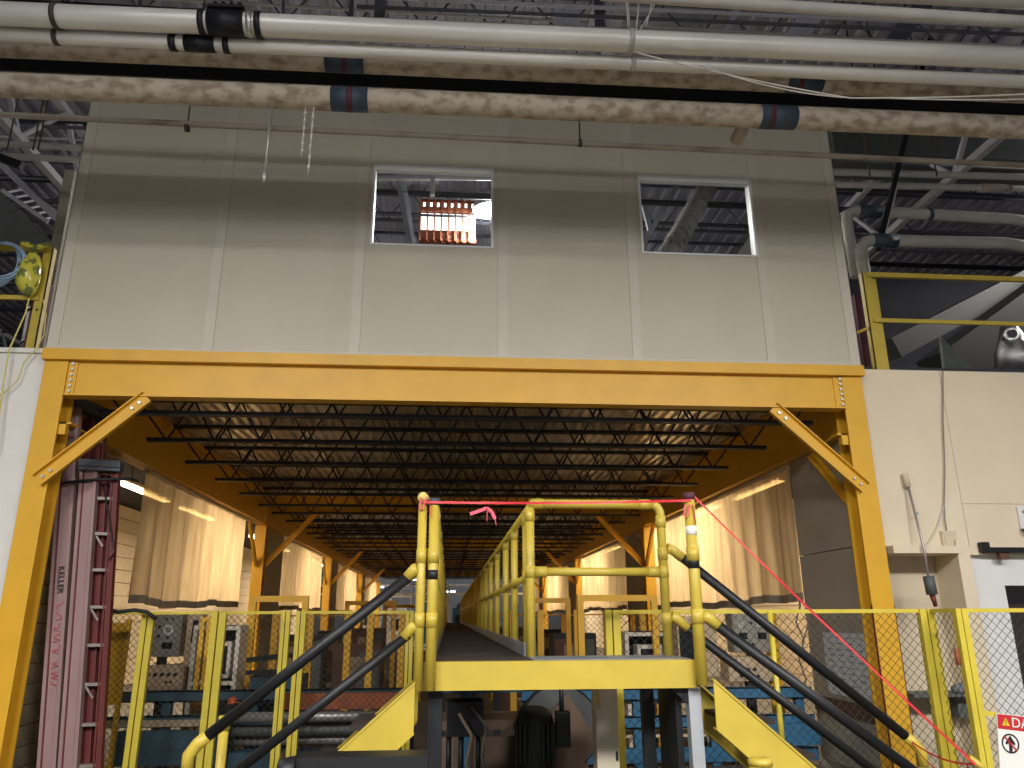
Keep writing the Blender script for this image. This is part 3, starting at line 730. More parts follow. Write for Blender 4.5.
# single posts on the front edge
def gpost(x, y, z0, z1, label, cap=None, m='rail_yellow', r=.036):
    t = thing('guard_post', (x, y, z0), label, 'post')
    part('tube', MB().tube([(x, y, z0), (x, y, z1)], r, 14), m, t)
    for z in (z0+.42, z0+.82):
        sleeve(t, (x, y, z), (0, 0, 1), r, .09)
    if cap: part('cap', MB().tube([(x, y, z1), (x, y, z1+.045)], r*1.1, 12), cap, t)
    return t
gp1 = gpost(-.185, 5.13, 1.21, 2.37, 'round yellow post with ball top at the left front of the landing', r=.029)
part('ball', MB().ball((-.185, 5.13, 2.41), .038), 'rope_yellow', gp1)
gp2 = gpost(-.108, 5.13, 1.21, 2.36, 'yellow post with dark tape beside the ball-topped post', cap='sleeve', r=.033)
part('tape', MB().tube([(-.108, 5.13, 1.88), (-.108, 5.13, 1.94)], .0345, 14), 'rubber', gp2)
gp3 = gpost(1.625, 5.13, 1.225, 2.41, 'tall yellow post with dark cap at the right front of the landing', cap='maroon', r=.038)
part('tape', MB().tube([(1.625, 5.13, 1.95), (1.625, 5.13, 2.03)], .0395, 14), 'rubber', gp3)
part('tape', MB().tube([(1.625, 5.13, 2.17), (1.625, 5.13, 2.23)], .039, 14), 'gauge_white', gp3)
# guardrail across the back of the landing
g = thing('landing_guardrail', (1.07, YF, DZ), 'square yellow pipe guardrail at the back of the landing', 'guardrail')
x0, x1, zt, zm = .585, 1.575, DZ+1.08, DZ+.585
part('post', MB().tube([(x0, YF, DZ), (x0, YF, zt-.03)], PR, 14), 'rail_yellow', g)
part('post', MB().tube([(x1, YF, DZ), (x1, YF, zt-.06), (x1-.02, YF, zt-.018), (x1-.06, YF, zt)], PR, 14), 'rail_yellow', g)
part('top_rail', MB().tube([(x0, YF, zt), (x1-.06, YF, zt)], PR, 14), 'rail_yellow', g)
part('mid_rail', MB().tube([(x0, YF, zm), (x1, YF, zm)], PR*.9, 14), 'rail_yellow', g)
for p, d in (((x0+.06, YF, zt), (1, 0, 0)), ((x1-.12, YF, zt), (1, 0, 0)), ((x0, YF, zt-.09), (0, 0, 1)), ((x1, YF, zt-.13), (0, 0, 1)), ((x0+.08, YF, zm), (1, 0, 0)), ((x1-.08, YF, zm), (1, 0, 0)), ((x0, YF, zm), (0, 0, 1)), ((x1, YF, zm), (0, 0, 1)), ((x1, YF, 2.09), (0, 0, 1)), ((x1, YF, 1.63), (0, 0, 1))):
    sleeve(g, p, d)
# walkway
WL = 40.0
wk = thing('walkway', (.24, 20, 0), 'long dark walkway running back under the joists', 'walkway')
part('deck', MB().box((-.13, 5.80, DZ-.05), (.60, WL, DZ-.002)), 'deck_brown', wk)
part('toe_board', MB().box((.545, 5.80, DZ), (.56, WL, DZ+.09)), 'deck_grey', wk)
part('toe_board', MB().box((-.10, 5.80, DZ), (-.085, WL, DZ+.09)), 'deck_grey', wk)
for xx in (-.12, .56):
    part('stringer', MB().box((xx, 5.80, DZ-.22), (xx+.03, WL, DZ-.052)), 'rail_yellow', wk)
lm = MB().box((-.04, -.04, 0), (.04, .04, DZ-.22)).mesh('leg', (0, 0, 0), 'black_steel')
for k in range(8):
    for xx in (-.07, .54): piece('leg', lm, (xx, 9.0+k*4.2, 0), wk)
pm = MB().tube([(0, 0, 0), (0, 0, 1.06)], PR, 10).mesh('post', (0, 0, 0), 'rail_yellow')
fm = MB().tube([(0, 0, -.045), (0, 0, .045)], PR*1.14, 10).mesh('fitting', (0, 0, 0), 'rail_yellow')
for xx, nm in ((.595, 'right'), (-.115, 'left')):
    g = thing('walkway_guardrail', (xx, 20, DZ), 'long yellow pipe guardrail along the %s side of the walkway' % nm, 'guardrail')
    ys = [6.05, 7.22, 8.33, 9.82, 11.32, 12.84] + [14.3+1.5*k for k in range(17)]
    if nm == 'left': ys = [6.0] + [7.4+1.5*k for k in range(22)]
    ye = 5.72 if nm == 'right' else 5.95
    part('top_rail', MB().tube([(xx, ye, DZ+1.06), (xx, WL-1, DZ+1.06)], PR*.9, 12), 'rail_yellow', g)
    part('mid_rail', MB().tube([(xx, ye, DZ+.56), (xx, WL-1, DZ+.56)], PR*.8, 12), 'rail_yellow', g)
    for y in ys:
        piece('post', pm, (xx, y, DZ), g); 
        if y < 15: piece('fitting', fm, (xx, y, DZ+.56), g); piece('fitting', fm, (xx, y, DZ+1.0), g)

# stairs
def stair(s, xt, yf, yb, label):
    # s = -1 goes down to the left, +1 to the right; xt = head of the stair
    t = thing('stair', (xt+s*.8, (yf+yb)/2, 0), label, 'stair')
    tg = .86; bot = xt+s*(1.24/tg)
    for y, q in ((yf, 0), (yb, .0)):
        pl = [(xt, 1.25), (xt, 1.00), (bot-s*.25, 0.0), (bot, 0.0)]
        pl = [(xt, 1.26), (xt+s*.0, .97), (xt+s*(.97/tg), 0.0), (xt+s*(1.26/tg), 0.0)]
        if s > 0: pl = pl[::-1]
        part('stringer', MB().prism(pl, y, y+.012), 'rail_yellow', t)
        for zz in (1.26, .97):
            part('flange', MB().bar((xt, y+.03*(1 if y == yf else -1), zz), (xt+s*(zz/tg), y+.03*(1 if y == yf else -1), 0), .075, .012), 'rail_yellow', t)
    for k in range(5):
        z = 1.02-k*.205; x = xt+s*(1.26-z-.02)/tg
        part('tread', MB().box((x-.13, yf+.014, z-.03), (x+.13, yb-.002, z)), 'deck_brown', t)
    return t
sl = stair(-1, -.20, 5.10, 5.72, 'yellow stair descending to the left from the landing')
sr = stair(1, 1.69, 5.10, 5.72, 'yellow stair descending to the right from the landing')
def handrail(name, p, q, r, label, lo_post=True, hi=None, foot=None):
    p, q = Vector(p), Vector(q); d = (q-p).normalized()
    t = thing('stair_handrail', q, label, 'handrail', 'black foam covered stair handrails')
    part('grip', MB().tube([p, q], r, 14), 'rubber', t)
    if hi is not None:
        part('elbow', MB().tube([Vector(hi), Vector(hi)+(p-Vector(hi))*.45+Vector((0, 0, .012)), p+d*.03], r*1.12, 12), 'rail_yellow', t)
    if foot is not None:
        s = 1 if d.x > 0 else -1
        e = q+d*.07
        part('elbow', MB().tube([q-d*.02, q+d*.05, e+Vector((s*.03, 0, -.05)), e+Vector((s*.03, 0, -.14))], r*1.1, 12), 'rail_yellow', t)
        part('foot_post', MB().tube([e+Vector((s*.03, 0, -.14)), (e.x+s*.03, e.y, 0)], r*.95, 12), 'rail_yellow', t)
    return t
# right stair: far rail (two bars) and near lower bar
handrail('r', at(679, 555, 5.7), at(908, 738, 5.7), .034, 'upper black handrail on the far side of the right stair', hi=(1.61, 5.7, 2.13), foot=1)
handrail('r', at(684, 626, 5.7), at(925, 809, 5.7), .032, 'lower black rail on the far side of the right stair', hi=(1.61, 5.7, 1.65))
handrail('r', at(714, 623, 5.13), at(935, 787, 5.13), .034, 'black rail on the near side of the right stair', hi=(1.66, 5.13, 1.645))
# left stair rails
handrail('r', at(411, 575, 5.13), at(205, 738, 5.13), .034, 'upper black handrail on the left stair', hi=(-.21, 5.13, 1.95), foot=1)
handrail('r', at(408, 635, 5.13), at(222, 783, 5.13), .030, 'lower black rail on the left stair', hi=(-.21, 5.13, 1.60))
gx = at(226, 706, 5.72)
t = thing('guard_post', (gx.x, 5.72, 0), 'short yellow capped post at the foot of the left stair', 'post')
part('tube', MB().tube([(gx.x, 5.72, 0), (gx.x, 5.72, gx.z-.15)], .033, 12), 'rail_yellow', t); part('cap', MB().tube([(gx.x, 5.72, gx.z-.15), (gx.x, 5.72, gx.z-.06)], .04, 12), 'rail_yellow', t)
bp = at(760, 760, 4.6)
t = thing('bollard', (bp.x, 4.6, 0), 'round yellow bollard in front of the right stair', 'bollard')
part('shaft', MB().tube([(bp.x, 4.6, 0), (bp.x, 4.6, bp.z-.025)], .062, 16), 'rail_yellow', t)
part('cap', MB().tube([(bp.x, 4.6, bp.z-.025), (bp.x, 4.6, bp.z), (bp.x, 4.6, bp.z+.015)], [.068, .068, .05], 16), 'rail_yellow', t)

# ribbons
def ribbon(pts, wd, m, label, name='ribbon', vert=True):
    mb = MB(); n = len(pts); vs_ = []
    for i, p in enumerate(pts):
        a = .35*math.sin(i*.9); u = Vector((0, math.sin(a), math.cos(a)))*wd/2; k = Vector((0, .0015, 0))
        vs_ += [p-u-k, p+u-k, p+u+k, p-u+k]
    fs = []
    for i in range(n-1):
        for j in range(4): fs.append((4*i+j, 4*i+(j+1) % 4, 4*i+4+(j+1) % 4, 4*i+4+j))
    fs += [(3, 2, 1, 0), (4*n-4, 4*n-3, 4*n-2, 4*n-1)]
    return solo(name, mb.add(vs_, fs), m, label, 'ribbon')
A = Vector((-.185, 5.09, 2.375)); B = Vector((1.625, 5.09, 2.40))
ribbon(sag(A, B, .012, 14), .016, 'ribbon_red', 'red caution ribbon stretched across the landing entrance')
E_ = at(975, 764, 5.05)
ribbon(sag(B+Vector((.03, 0, .02)), E_, .02, 14), .018, 'ribbon_red', 'red caution ribbon slanting down above the right stair')
e1 = at(912, 742, 5.6)
ribbon(sag(e1, at(975, 764, 5.06), .04, 8), .012, 'ribbon_red', 'upper short red ribbon tied to the right handrail end')
ribbon(sag(e1+Vector((0, 0, -.01)), at(968, 768, 5.06), .10, 8), .010, 'ribbon_red', 'lower short red ribbon tied to the right handrail end')
k0 = at(487, 508, 5.09)
t = thing('ribbon_bow', k0, 'pink ribbon knot hanging from the red ribbon', 'ribbon')
for pts in (((487, 508), (479, 511), (470, 514)), ((487, 508), (492, 512), (495, 519), (496, 525)), ((488, 509), (487, 515), (487, 521))):
    P = [at(x, y, 5.085) for x, y in pts]; mb = MB()
    for a_, b_ in zip(P, P[1:]): mb.bar(a_, b_, .004, .022, up=(0, 0, 1))
    part('tail', mb, 'ribbon_pink', t)
for i, (px, py) in enumerate(((690, 512), (426, 505))):
    c_ = at(px, py, 5.085)
    t = thing('ribbon_knot', c_, ['dangling pink ribbon ends at the tall right post', 'red ribbon knot under the ball-topped post'][i], 'ribbon')
    part('loop', MB().tube([c_+Vector((-.03, 0, .05)), c_+Vector((-.045, 0, -.02)), c_+Vector((-.02, 0, -.03)), c_+Vector((0, 0, .05))], .006, 6), 'ribbon_pink', t)
    part('tail', MB().bar(c_+Vector((.02, 0, .05)), c_+Vector((.035, 0, -.08)), .004, .018), 'ribbon_red', t)

# ================================================================ FENCES
def chain_mesh(o, d, wdt, z0, z1, pitch=.072, r=.0026):
    # o origin (x,y), d unit direction in plan; two families of diagonal wires
    mb = MB(); H = z1-z0; nx, ny = -d[1], d[0]
    def P(u, v, off): return (o[0]+d[0]*u+nx*off, o[1]+d[1]*u+ny*off, z0+v)
    k = -int(H/pitch)-1
    u = -math.ceil(H/pitch)*pitch
    while u < wdt+H:
        for sgn in (1, -1):
            # line u + sgn*v
            a = u if sgn > 0 else u
            pts = []
            u0, u1 = (a, a+H) if sgn > 0 else (a, a-H)
            t0, t1 = 0., 1.
            lo, hi = (0-u0)/(u1-u0), (wdt-u0)/(u1-u0)
            if lo > hi: lo, hi = hi, lo
            t0, t1 = max(0, lo), min(1, hi)
            if t1-t0 > .01:
                mb.tube([P(u0+(u1-u0)*t0, H*t0, sgn*r), P(u0+(u1-u0)*t1, H*t1, sgn*r)], r, 3, False)
        u += pitch
    return mb
def fence(label, pts, z0, z1, posts, group, mid=None, pitch=.072, r=.0026, m='fence_yellow'):
    (xa, ya), (xb, yb) = pts; L = math.hypot(xb-xa, yb-ya); d = ((xb-xa)/L, (yb-ya)/L)
    t = thing('chain_link_fence', ((xa+xb)/2, (ya+yb)/2, 0), label, 'fence', group)
    part('wire_mesh', chain_mesh((xa, ya), d, L, z0, z1, pitch, r), 'wire', t, kind='stuff')
    part('top_rail', MB().bar((xa, ya, z1), (xb, yb, z1), .03, .03), m, t)
    part('bottom_rail', MB().bar((xa, ya, z0), (xb, yb, z0), .03, .03), m, t)
    for u, wd in posts:
        x, y = xa+d[0]*u, ya+d[1]*u
        part('post', MB().box((x-wd/2, y-.035, 0), (x-wd*.08, y+.02, z1+.015)).box((x+wd*.02, y-.03, 0), (x+wd/2, y+.035, z1+.015)), m, t)
        part('base_plate', MB().box((x-.07, y-.07, 0), (x+.07, y+.07, .012)), m, t)
    if mid: part('mid_rail', MB().bar((xa, ya, mid[0]), (xb, yb, mid[1]), .035, .035), m, t)
    return t
YL = 8.76
fence('chain-link fence panel next to the pink ladders on the left', ((-3.75, YL), (-2.5, YL)), .15, 1.70, ((.58, .12),), 'left chain-link fence panels', pitch=.07, r=.003)
fence('chain-link fence panel in the middle of the left run', ((-2.42, YL), (-1.72, YL)), .15, 1.70, ((-.02, .15), (.68, .09)), 'left chain-link fence panels', pitch=.07, r=.003)
fence('chain-link fence panel beside the left stair', ((-1.58, YL), (-.40, YL)), .15, 1.70, ((.0, .10), (1.16, .08)), 'left chain-link fence panels', pitch=.07, r=.003)
YR = 6.3
rf = fence('long chain-link fence behind the right stair', ((1.30, YR), (3.94, YR)), .12, 1.68, ((.0, .12), (2.62, .13)), 'right chain-link fence panels')
part('post', MB().tube([(2.59, YR-.02, 0), (2.59, YR-.02, 1.68)], .022, 10), 'fence_yellow', rf)
fence('narrow chain-link return panel between two yellow posts', ((3.955, YR-.04), (3.955, YR-.31)), .12, 1.68, (), 'right chain-link fence panels')
gt = fence('chain-link gate carrying the danger sign at the right edge', ((3.975, YR-.36), (6.2, YR-.36)), .12, 1.68, ((.0, .10),), 'right chain-link fence panels', mid=(.95, .58))
# hinge details
part('hinge', MB().tube([(3.90, YR-.36, 1.28), (3.90, YR-.36, 1.40)], .018, 8), 'rust', gt)
# danger sign
sp = at(996, 713, YR-.40)
t = thing('danger_sign', (sp.x, YR-.40, sp.z), 'red and white danger sign hung on the gate, cut by the frame edge', 'sign')
SX, SZ = sp.x, sp.z
part('board', MB().box((SX, YR-.405, SZ-.40), (SX+.62, YR-.395, SZ)), 'sign_white', t)
part('header', MB().box((SX+.004, YR-.408, SZ-.105), (SX+.616, YR-.4055, SZ-.004)), 'sign_red', t)
part('triangle', MB().prism([(SX+.035, SZ-.08), (SX+.095, SZ-.08), (SX+.065, SZ-.025)], YR-.4105, YR-.4085), 'sign_yellow', t)
part('exclamation_mark', MB().prism([(SX+.062, SZ-.064), (SX+.068, SZ-.064), (SX+.069, SZ-.043), (SX+.061, SZ-.043)], YR-.4115, YR-.4107).box((SX+.062, YR-.4115, SZ-.076), (SX+.068, YR-.4107, SZ-.069)), 'ink_black', t)
piece('lettering', text_mesh('DANGER', .098, .002, 'sign_white'), (SX+.305, YR-.410, SZ-.055), t, (R(90), 0, 0))
cx, cz = SX+.092, SZ-.20
ring = MB(); vs_ = []; fs = []
for k in range(28):
    a = 2*math.pi*k/28
    for rr in (.068, .057):
        for yy in (YR-.408, YR-.4055): vs_.append((cx+math.cos(a)*rr, yy, cz+math.sin(a)*rr))
for k in range(28):
    o_, p_ = 4*k, 4*((k+1) % 28)
    fs += [(o_, o_+2, p_+2, p_), (o_+1, p_+1, p_+3, o_+3), (o_, p_, p_+1, o_+1), (o_+2, o_+3, p_+3, p_+2)]
part('prohibition_ring', ring.add(vs_, fs), 'ink_black', t)
part('slash', MB().bar((cx-.044, YR-.4092, cz+.044), (cx+.044, YR-.4092, cz-.044), .002, .012, up=(0, 0, 1)), 'sign_red', t)
part('figure', MB().prism([(cx-.012, cz-.055), (cx+.012, cz-.055), (cx+.012, cz+.0), (cx+.035, cz-.01), (cx+.038, cz+.004), (cx+.0, cz+.055), (cx-.038, cz+.004), (cx-.035, cz-.01), (cx-.012, cz+.0)], YR-.4078, YR-.4056), 'ink_black', t)
for k, (dz, L) in enumerate(((-.14, .12), (-.17, .26), (-.22, .2), (-.29, .28))):
    part('text_line', MB().box((SX+.21, YR-.407, SZ+dz-.012), (SX+.21+L, YR-.4055, SZ+dz)), 'ink_black', t)
t.rotation_euler = (0, R(7.0), 0)
# yellow latch tip lying by the gate foot
lt = at(968, 757, 5.5)
solo('gate_latch', MB().tube([lt, lt+Vector((.14, -.02, -.11))], .025, 8), 'rail_yellow', 'yellow bar end at the gate post where the red ribbons meet', 'latch')

# ================================================================ MEZZANINE GUARDRAILS
def angle_bar(mb, p, q, a=.06):
    return mb.bar(p, q, a, .012).bar(Vector(p)+Vector((0, .02, 0)), Vector(q)+Vector((0, .02, 0)), .012, a)
for s, x0, x1, nm in ((1, 5.06, 9.0, 'right'), (-1, -4.62, -9.0, 'left')):
    g = thing('mezzanine_guardrail', (x0, 8.3, 4.41), 'yellow angle-iron guardrail on top of the %s wall' % nm, 'guardrail')
    part('post', MB().box((x0-.05, 8.28, 4.41), (x0+.05, 8.292, 5.70)).box((x0-.05*s, 8.28, 4.41), (x0-.038*s, 8.36, 5.70)), 'rail_yellow', g)
    part('top_rail', MB().box((x0, 8.255, 5.64), (x1, 8.30, 5.70)), 'rail_yellow', g)
    part('mid_rail', MB().box((x0, 8.255, 5.04), (x1, 8.28, 5.09)), 'rail_yellow', g)
    if s > 0:
        part('return_post', MB().box((x0+.06, 8.30, 4.41), (x0+.13, 8.38, 5.63)), 'rail_yellow', g)
        part('stay', MB().bar((x0-.05, 8.3, 4.98), (x0-.22, 8.45, 4.92), .03, .03), 'rail_yellow', g)
    else:
        part('bolt_hole', MB().tube([(x0, 8.279, 4.93), (x0, 8.270, 4.93)], .012, 8), 'black_steel', g)
# yellow bag of flagging hung on the left guardrail
b0 = at(30, 250, 8.2)
t = thing('hanging_bag', at(28, 295, 8.2), 'yellow and green plastic bag tied on the left guardrail corner', 'bag')
mb = MB(); vs_ = []; fs = []; nz = 8; nr = 12
c = [at(34, 250, 8.2), at(33, 258, 8.2), at(31, 266, 8.2), at(29, 276, 8.2), at(28, 284, 8.2), at(29, 291, 8.2), at(30, 296, 8.2)]
part('body', MB().tube(c, [.03, .08, .12, .13, .12, .085, .03], 7), 'bag_yellow', t)
part('knot', MB().bar(at(22, 242, 8.17), at(36, 248, 8.17), .02, .06).bar(at(35, 248, 8.17), at(50, 244, 8.17), .02, .06), 'bag_yellow', t)
# blue hose coil
hc = at(2, 264, 8.22)
t = thing('hose_coil', hc-Vector((0, 0, .25)), 'pale blue hose coil hung on the left guardrail', 'hose')
for k in range(6):
    rx, rz, ox = .17+.025*k, .27-.012*k, random.uniform(-.03, .03)
    pts = [hc+Vector((ox+math.cos(2*math.pi*i/24)*rx, -.02*k, math.sin(2*math.pi*i/24)*rz)) for i in range(25)]
    part('loop', MB().tube(pts, .012, 6), 'hose_blue', t)
r1 = [at(x, y, 8.0) for x, y in ((29, 298), (26, 312), (18, 330), (9, 350), (4, 380), (0, 410), (-4, 450))]
solo('hanging_rope', MB().tube(r1, .009, 6), 'rope_yellow', 'yellow rope trailing from the bag down the white wall', 'rope')
r2 = [at(x, y, 8.03) for x, y in ((43, 300), (46, 315), (44, 335), (36, 349), (24, 362), (18, 380), (0, 396), (-8, 400))]
solo('hanging_rope', MB().tube(r2, .007, 6), 'rope_yellow', 'thin yellow rope hanging by the left wall corner', 'rope')
t = thing('storage_drum', (-5.0, 9.4, 4.50), 'dark blue-grey drum behind the left guardrail', 'drum')
part('body', MB().tube([(-5.0, 9.4, 4.50), (-5.0, 9.4, 5.3)], .32, 20), 'duct', t); part('rim', MB().tube([(-5.0, 9.4, 5.27), (-5.0, 9.4, 5.31)], .335, 20), 'black_steel', t)
part('rim', MB().tube([(-5.0, 9.4, 4.85), (-5.0, 9.4, 4.88)], .33, 20), 'black_steel', t)
# mezzanine floors and backdrop walls added to darken the space up there
for s in (-1, 1):
    nm = 'left' if s < 0 else 'right'
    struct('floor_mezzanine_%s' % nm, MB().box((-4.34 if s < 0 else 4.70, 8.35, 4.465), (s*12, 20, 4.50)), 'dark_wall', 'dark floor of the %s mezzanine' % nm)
    struct('wall_backdrop_%s' % nm, MB().box((s*4.7, 15 if s > 0 else 19, 4.5), (s*20, 15.2 if s > 0 else 19.2, 9.0 if s > 0 else 8.0)), 'dark_wall', 'dark backdrop wall added behind the %s mezzanine' % nm)

# ================================================================ LADDERS
def ladder(p0, p1, pw, rung_dz, sec, label, capm='ladder_cap', rung_to=None, txt=False):
    """p0 foot, p1 head of the near rail, pw vector to the far rail"""
    p0, p1, pw = Vector(p0), Vector(p1), Vector(pw)
    t = thing('step_ladder', (p0.x, p0.y, 0), label, 'ladder', 'folded ladders strapped at the left column')
    d = (p1-p0).normalized(); side = Vector((1, 0, 0)); 
    wd = .175
    # near rails: two channels side by side (front and rear frame folded together)
    for k, off in enumerate((0, wd+.018)):
        if off and not sec: continue
    def channel(a, b, w_):
        mb = MB().bar(a, b, .05, w_*.52, up=side)
        n = side
        mb.bar(a-n*w_*.40, b-n*w_*.40, .075, w_*.20, up=side); mb.bar(a+n*w_*.40, b+n*w_*.40, .075, w_*.20, up=side)
        return mb
    rl = part('rail', channel(p0, p1, wd), 'pink_fiberglass', t)
    part('groove', MB().bar(p0-side*wd*.27-Vector((0, .03, 0)), p1-side*wd*.27-Vector((0, .03, 0)), .02, .012, up=side), 'red_fiberglass', rl)
    part('rail', channel(p0+pw, p1+pw, wd*.42), 'red_fiberglass', t)
    part('rear_rail', channel(p0+pw*.45+Vector((.0, .10, 0)), p1+pw*.45+Vector((.0, .09, -.1)), wd*.5), 'red_fiberglass', t)
    part('rear_rail', channel(p0+pw*.75+Vector((.0, .11, 0)), p1+pw*.75+Vector((.0, .10, -.1)), wd*.5), 'red_fiberglass', t)
    z = p0.z+.28
    while z < p1.z-.15:
        a = p0.lerp(p1, (z-p0.z)/(p1.z-p0.z))
        part('step', MB().bar(a+pw*.34+Vector((0, .02, 0)), a+pw*.96+Vector((0, .02, 0)), .08, .03), 'rung_dull', t)
        if abs((z-p0.z) % .74) < .37: part('step_brace', MB().bar(a+pw*.4+Vector((0, 0, -.02)), a+pw*.7+Vector((0, 0, -.13)), .012, .02), 'rung_dull', t)
        z += rung_dz
    part('cap', MB().bar(p1-pw.normalized()*.09, p1+pw+pw.normalized()*.05, .24, .07).bar(p1-pw.normalized()*.09+Vector((0, 0, -.05)), p1+pw+pw.normalized()*.05+Vector((0, 0, -.05)), .20, .05), capm, t)
    return t, d, rl
L1 = ladder((-3.80, 8.46, .0), (-4.165, 8.46, 3.93), (.10, .55, 0), .30, True, 'taller pink fiberglass ladder with grey cap leaning behind the left column')
L2 = ladder((-3.60, 8.44, .0), (-3.865, 8.44, 3.23), (.25, .06, 0), .37, True, 'shorter pink fiberglass ladder with open red side, right of the taller one')
# lettering printed along the taller ladder's rail
def rail_text(txt, size, m, zc, base, d, dx=0.):
    t, dd, rl = base
    me = text_mesh(txt, size, .002, m)
    p0 = Vector((-3.80, 8.46, 0)) ; p1 = Vector((-4.165, 8.46, 3.93))
    p = p0.lerp(p1, zc/3.93) + Vector((.02+dx, -.042, 0))
    ang = math.atan2(-(p1.z-p0.z), -(p1.x-p0.x))
    o = piece('lettering', me, p, rl)
    o.rotation_mode = 'QUATERNION'
    xd = -dd; zd = Vector((0, -1, 0)); yd = zd.cross(xd)
    o.rotation_quaternion = Matrix((xd, yd, zd)).transposed().to_quaternion()
rail_text('KELLER', .085, 'ink_black', 2.03, L1, None)
def scrawl(z0, z1, n):
    t, dd, rl = L1
    p0 = Vector((-3.80, 8.46, 0)); p1 = Vector((-4.165, 8.46, 3.93)); mb = MB()
    pts = []
    for k in range(n+1):
        z = z0+(z1-z0)*k/n
        pts.append(p0.lerp(p1, z/3.93)+Vector((.02+random.choice((-1, 1))*random.uniform(.012, .04), -.042, 0)))
    for k, (a, b) in enumerate(zip(pts, pts[1:])):
        if k % 5 != 4: mb.bar(a, b, .003, .006, up=(1, 0, 0))
    part('red_scrawl', mb, 'ink_red', rl)
scrawl(1.82, 1.32, 24); scrawl(1.24, 1.02, 12)
solo('strap', MB().tube([(-4.30, 8.40, 2.98), (-4.05, 8.365, 3.02), (-3.75, 8.40, 3.06), (-3.46, 8.45, 3.08), (-3.42, 8.6, 3.08)], .016, 6), 'black_steel', 'black strap tying the ladders to the column', 'strap')
cb = [at(x, y, 8.45) for x, y in ((103, 484), (108, 510), (112, 540), (115, 552), (109, 560))]
solo('hanging_cable', MB().tube(cb, .008, 6), 'black_steel', 'black cable dangling on the shorter ladder', 'cable')

# ================================================================ RIGHT WALL FITTINGS
a, b = Vector((5.03, 8.05, 3.06)), Vector((5.03, 8.05, 1.98))
t = thing('conduit_drop', b, 'thin conduit with grey plug hanging at the recess in the cream wall', 'conduit')
part('tube', MB().tube([a, a.lerp(b, .68)+Vector((0, -.12, 0)), b+Vector((0, -.12, 0))], .013, 8), 'alu', t)
part('top_fitting', MB().tube([a+Vector((-.01, 0, .09)), a+Vector((0, 0, -.06))], .032, 10), 'cream_dirty', t)
part('clip', MB().cbox(a.lerp(b, .33)+Vector((.02, -.05, 0)), (.04, .03, .02)), 'alu', t)
part('plug', MB().tube([b+Vector((0, -.12, .06)), b+Vector((.01, -.12, -.13))], .055, 12), 'duct', t)
part('pendant_tip', MB().tube([b+Vector((.01, -.12, -.13)), b+Vector((.03, -.12, -.25))], [.03, .02], 10), 'red_fiberglass', t)
cz = [at(x, y, 8.07) for x, y in ((943, 371), (943, 420), (945, 470), (944, 505), (945, 520), (947, 533))]
solo('wall_cable', MB().tube(cz, .007, 6), 'cable_grey', 'thin grey cable running down the cream wall', 'cable')
solo('wall_cable', MB().tube([at(x, y, 8.07) for x, y in ((944, 506), (938, 525), (930, 540), (924, 547))], .006, 6), 'cable_white', 'pale loose cable slanting to the ledge', 'cable')
solo('junction_box', MB().box(at(944, 547, 8.06), at(956, 531, 8.06)+Vector((0, .04, 0))).box(at(946, 545, 8.05), at(954, 533, 8.05)+Vector((0, .01, 0))), 'cream_dirty', 'small flat box standing on the ledge', 'box')
t = thing('door_track', (6.2, 8.05, 2.33), 'black sliding door track above the white door', 'track')
part('rail', MB().box((5.78, 8.0, 2.29), (9, 8.075, 2.345)), 'black_steel', t)
part('end_stop', MB().box((5.74, 7.99, 2.30), (5.82, 8.07, 2.40)), 'black_steel', t)
part('bracket', MB().box((5.94, 8.02, 2.22), (6.04, 8.08, 2.29)), 'wood_brown', t)
t = thing('wall_bracket', (6.42, 8.07, 2.5), 'white bracket box on the wall at the right edge', 'bracket')
part('plate', MB().box((6.28, 8.07, 2.55), (6.45, 8.098, 2.80)), 'door_white', t)
part('gusset', MB().prism([(6.27, 2.55), (6.45, 2.42), (6.45, 2.55)], 7.95, 8.07), 'duct', t)
for z in (2.62, 2.74): piece('bolt', hexm, (6.34, 8.07, z), t)
t = thing('wall_shelf', (5.1, 8.25, .8), 'small grey shelf in the recess behind the fence', 'shelf')
part('board', MB().box((4.75, 8.05, .84), (5.44, 8.44, .87)), 'duct', t); part('bracket', MB().box((5.30, 8.2, .62), (5.42, 8.44, .84)), 'duct', t)
t = thing('crumpled_rag', (5.30, 8.1, .87), 'pale crumpled rag lying on the small grey shelf', 'rag')
part('cloth', MB().ball((5.28, 8.12, .91), .07, 6, .7).ball((5.36, 8.16, .93), .05, 6, .9), 'pencil', t)
part('fold', MB().ball((5.33, 8.08, .90), .04, 6, .8), 'sign_red', t)
solo('brown_stock', MB().box((6.05, 8.6, 0), (8.1, 9.2, 2.2)).box((6.1, 8.55, .2), (6.9, 8.6, 1.7)), 'wood_brown', 'brown stacked goods seen through the white door window', 'goods')
# paper on the inner right panel
pp = atx(835, 660, 4.55)
t = thing('notice_sheet', (4.545, 8.9, 1.05), 'handwritten paper sheet pinned on the grey panel wall', 'paper')
part('sheet', MB().box((4.548, 8.50, .76), (4.557, 9.48, 1.45)), 'paper', t)
for k in range(9):
    z = 1.40-k*.065
    for q in range(4):
        y = 8.56+q*.23; part('writing', MB().box((4.5465, y, z-.010), (4.5478, y+random.uniform(.08, .17), z)), 'pencil', t)

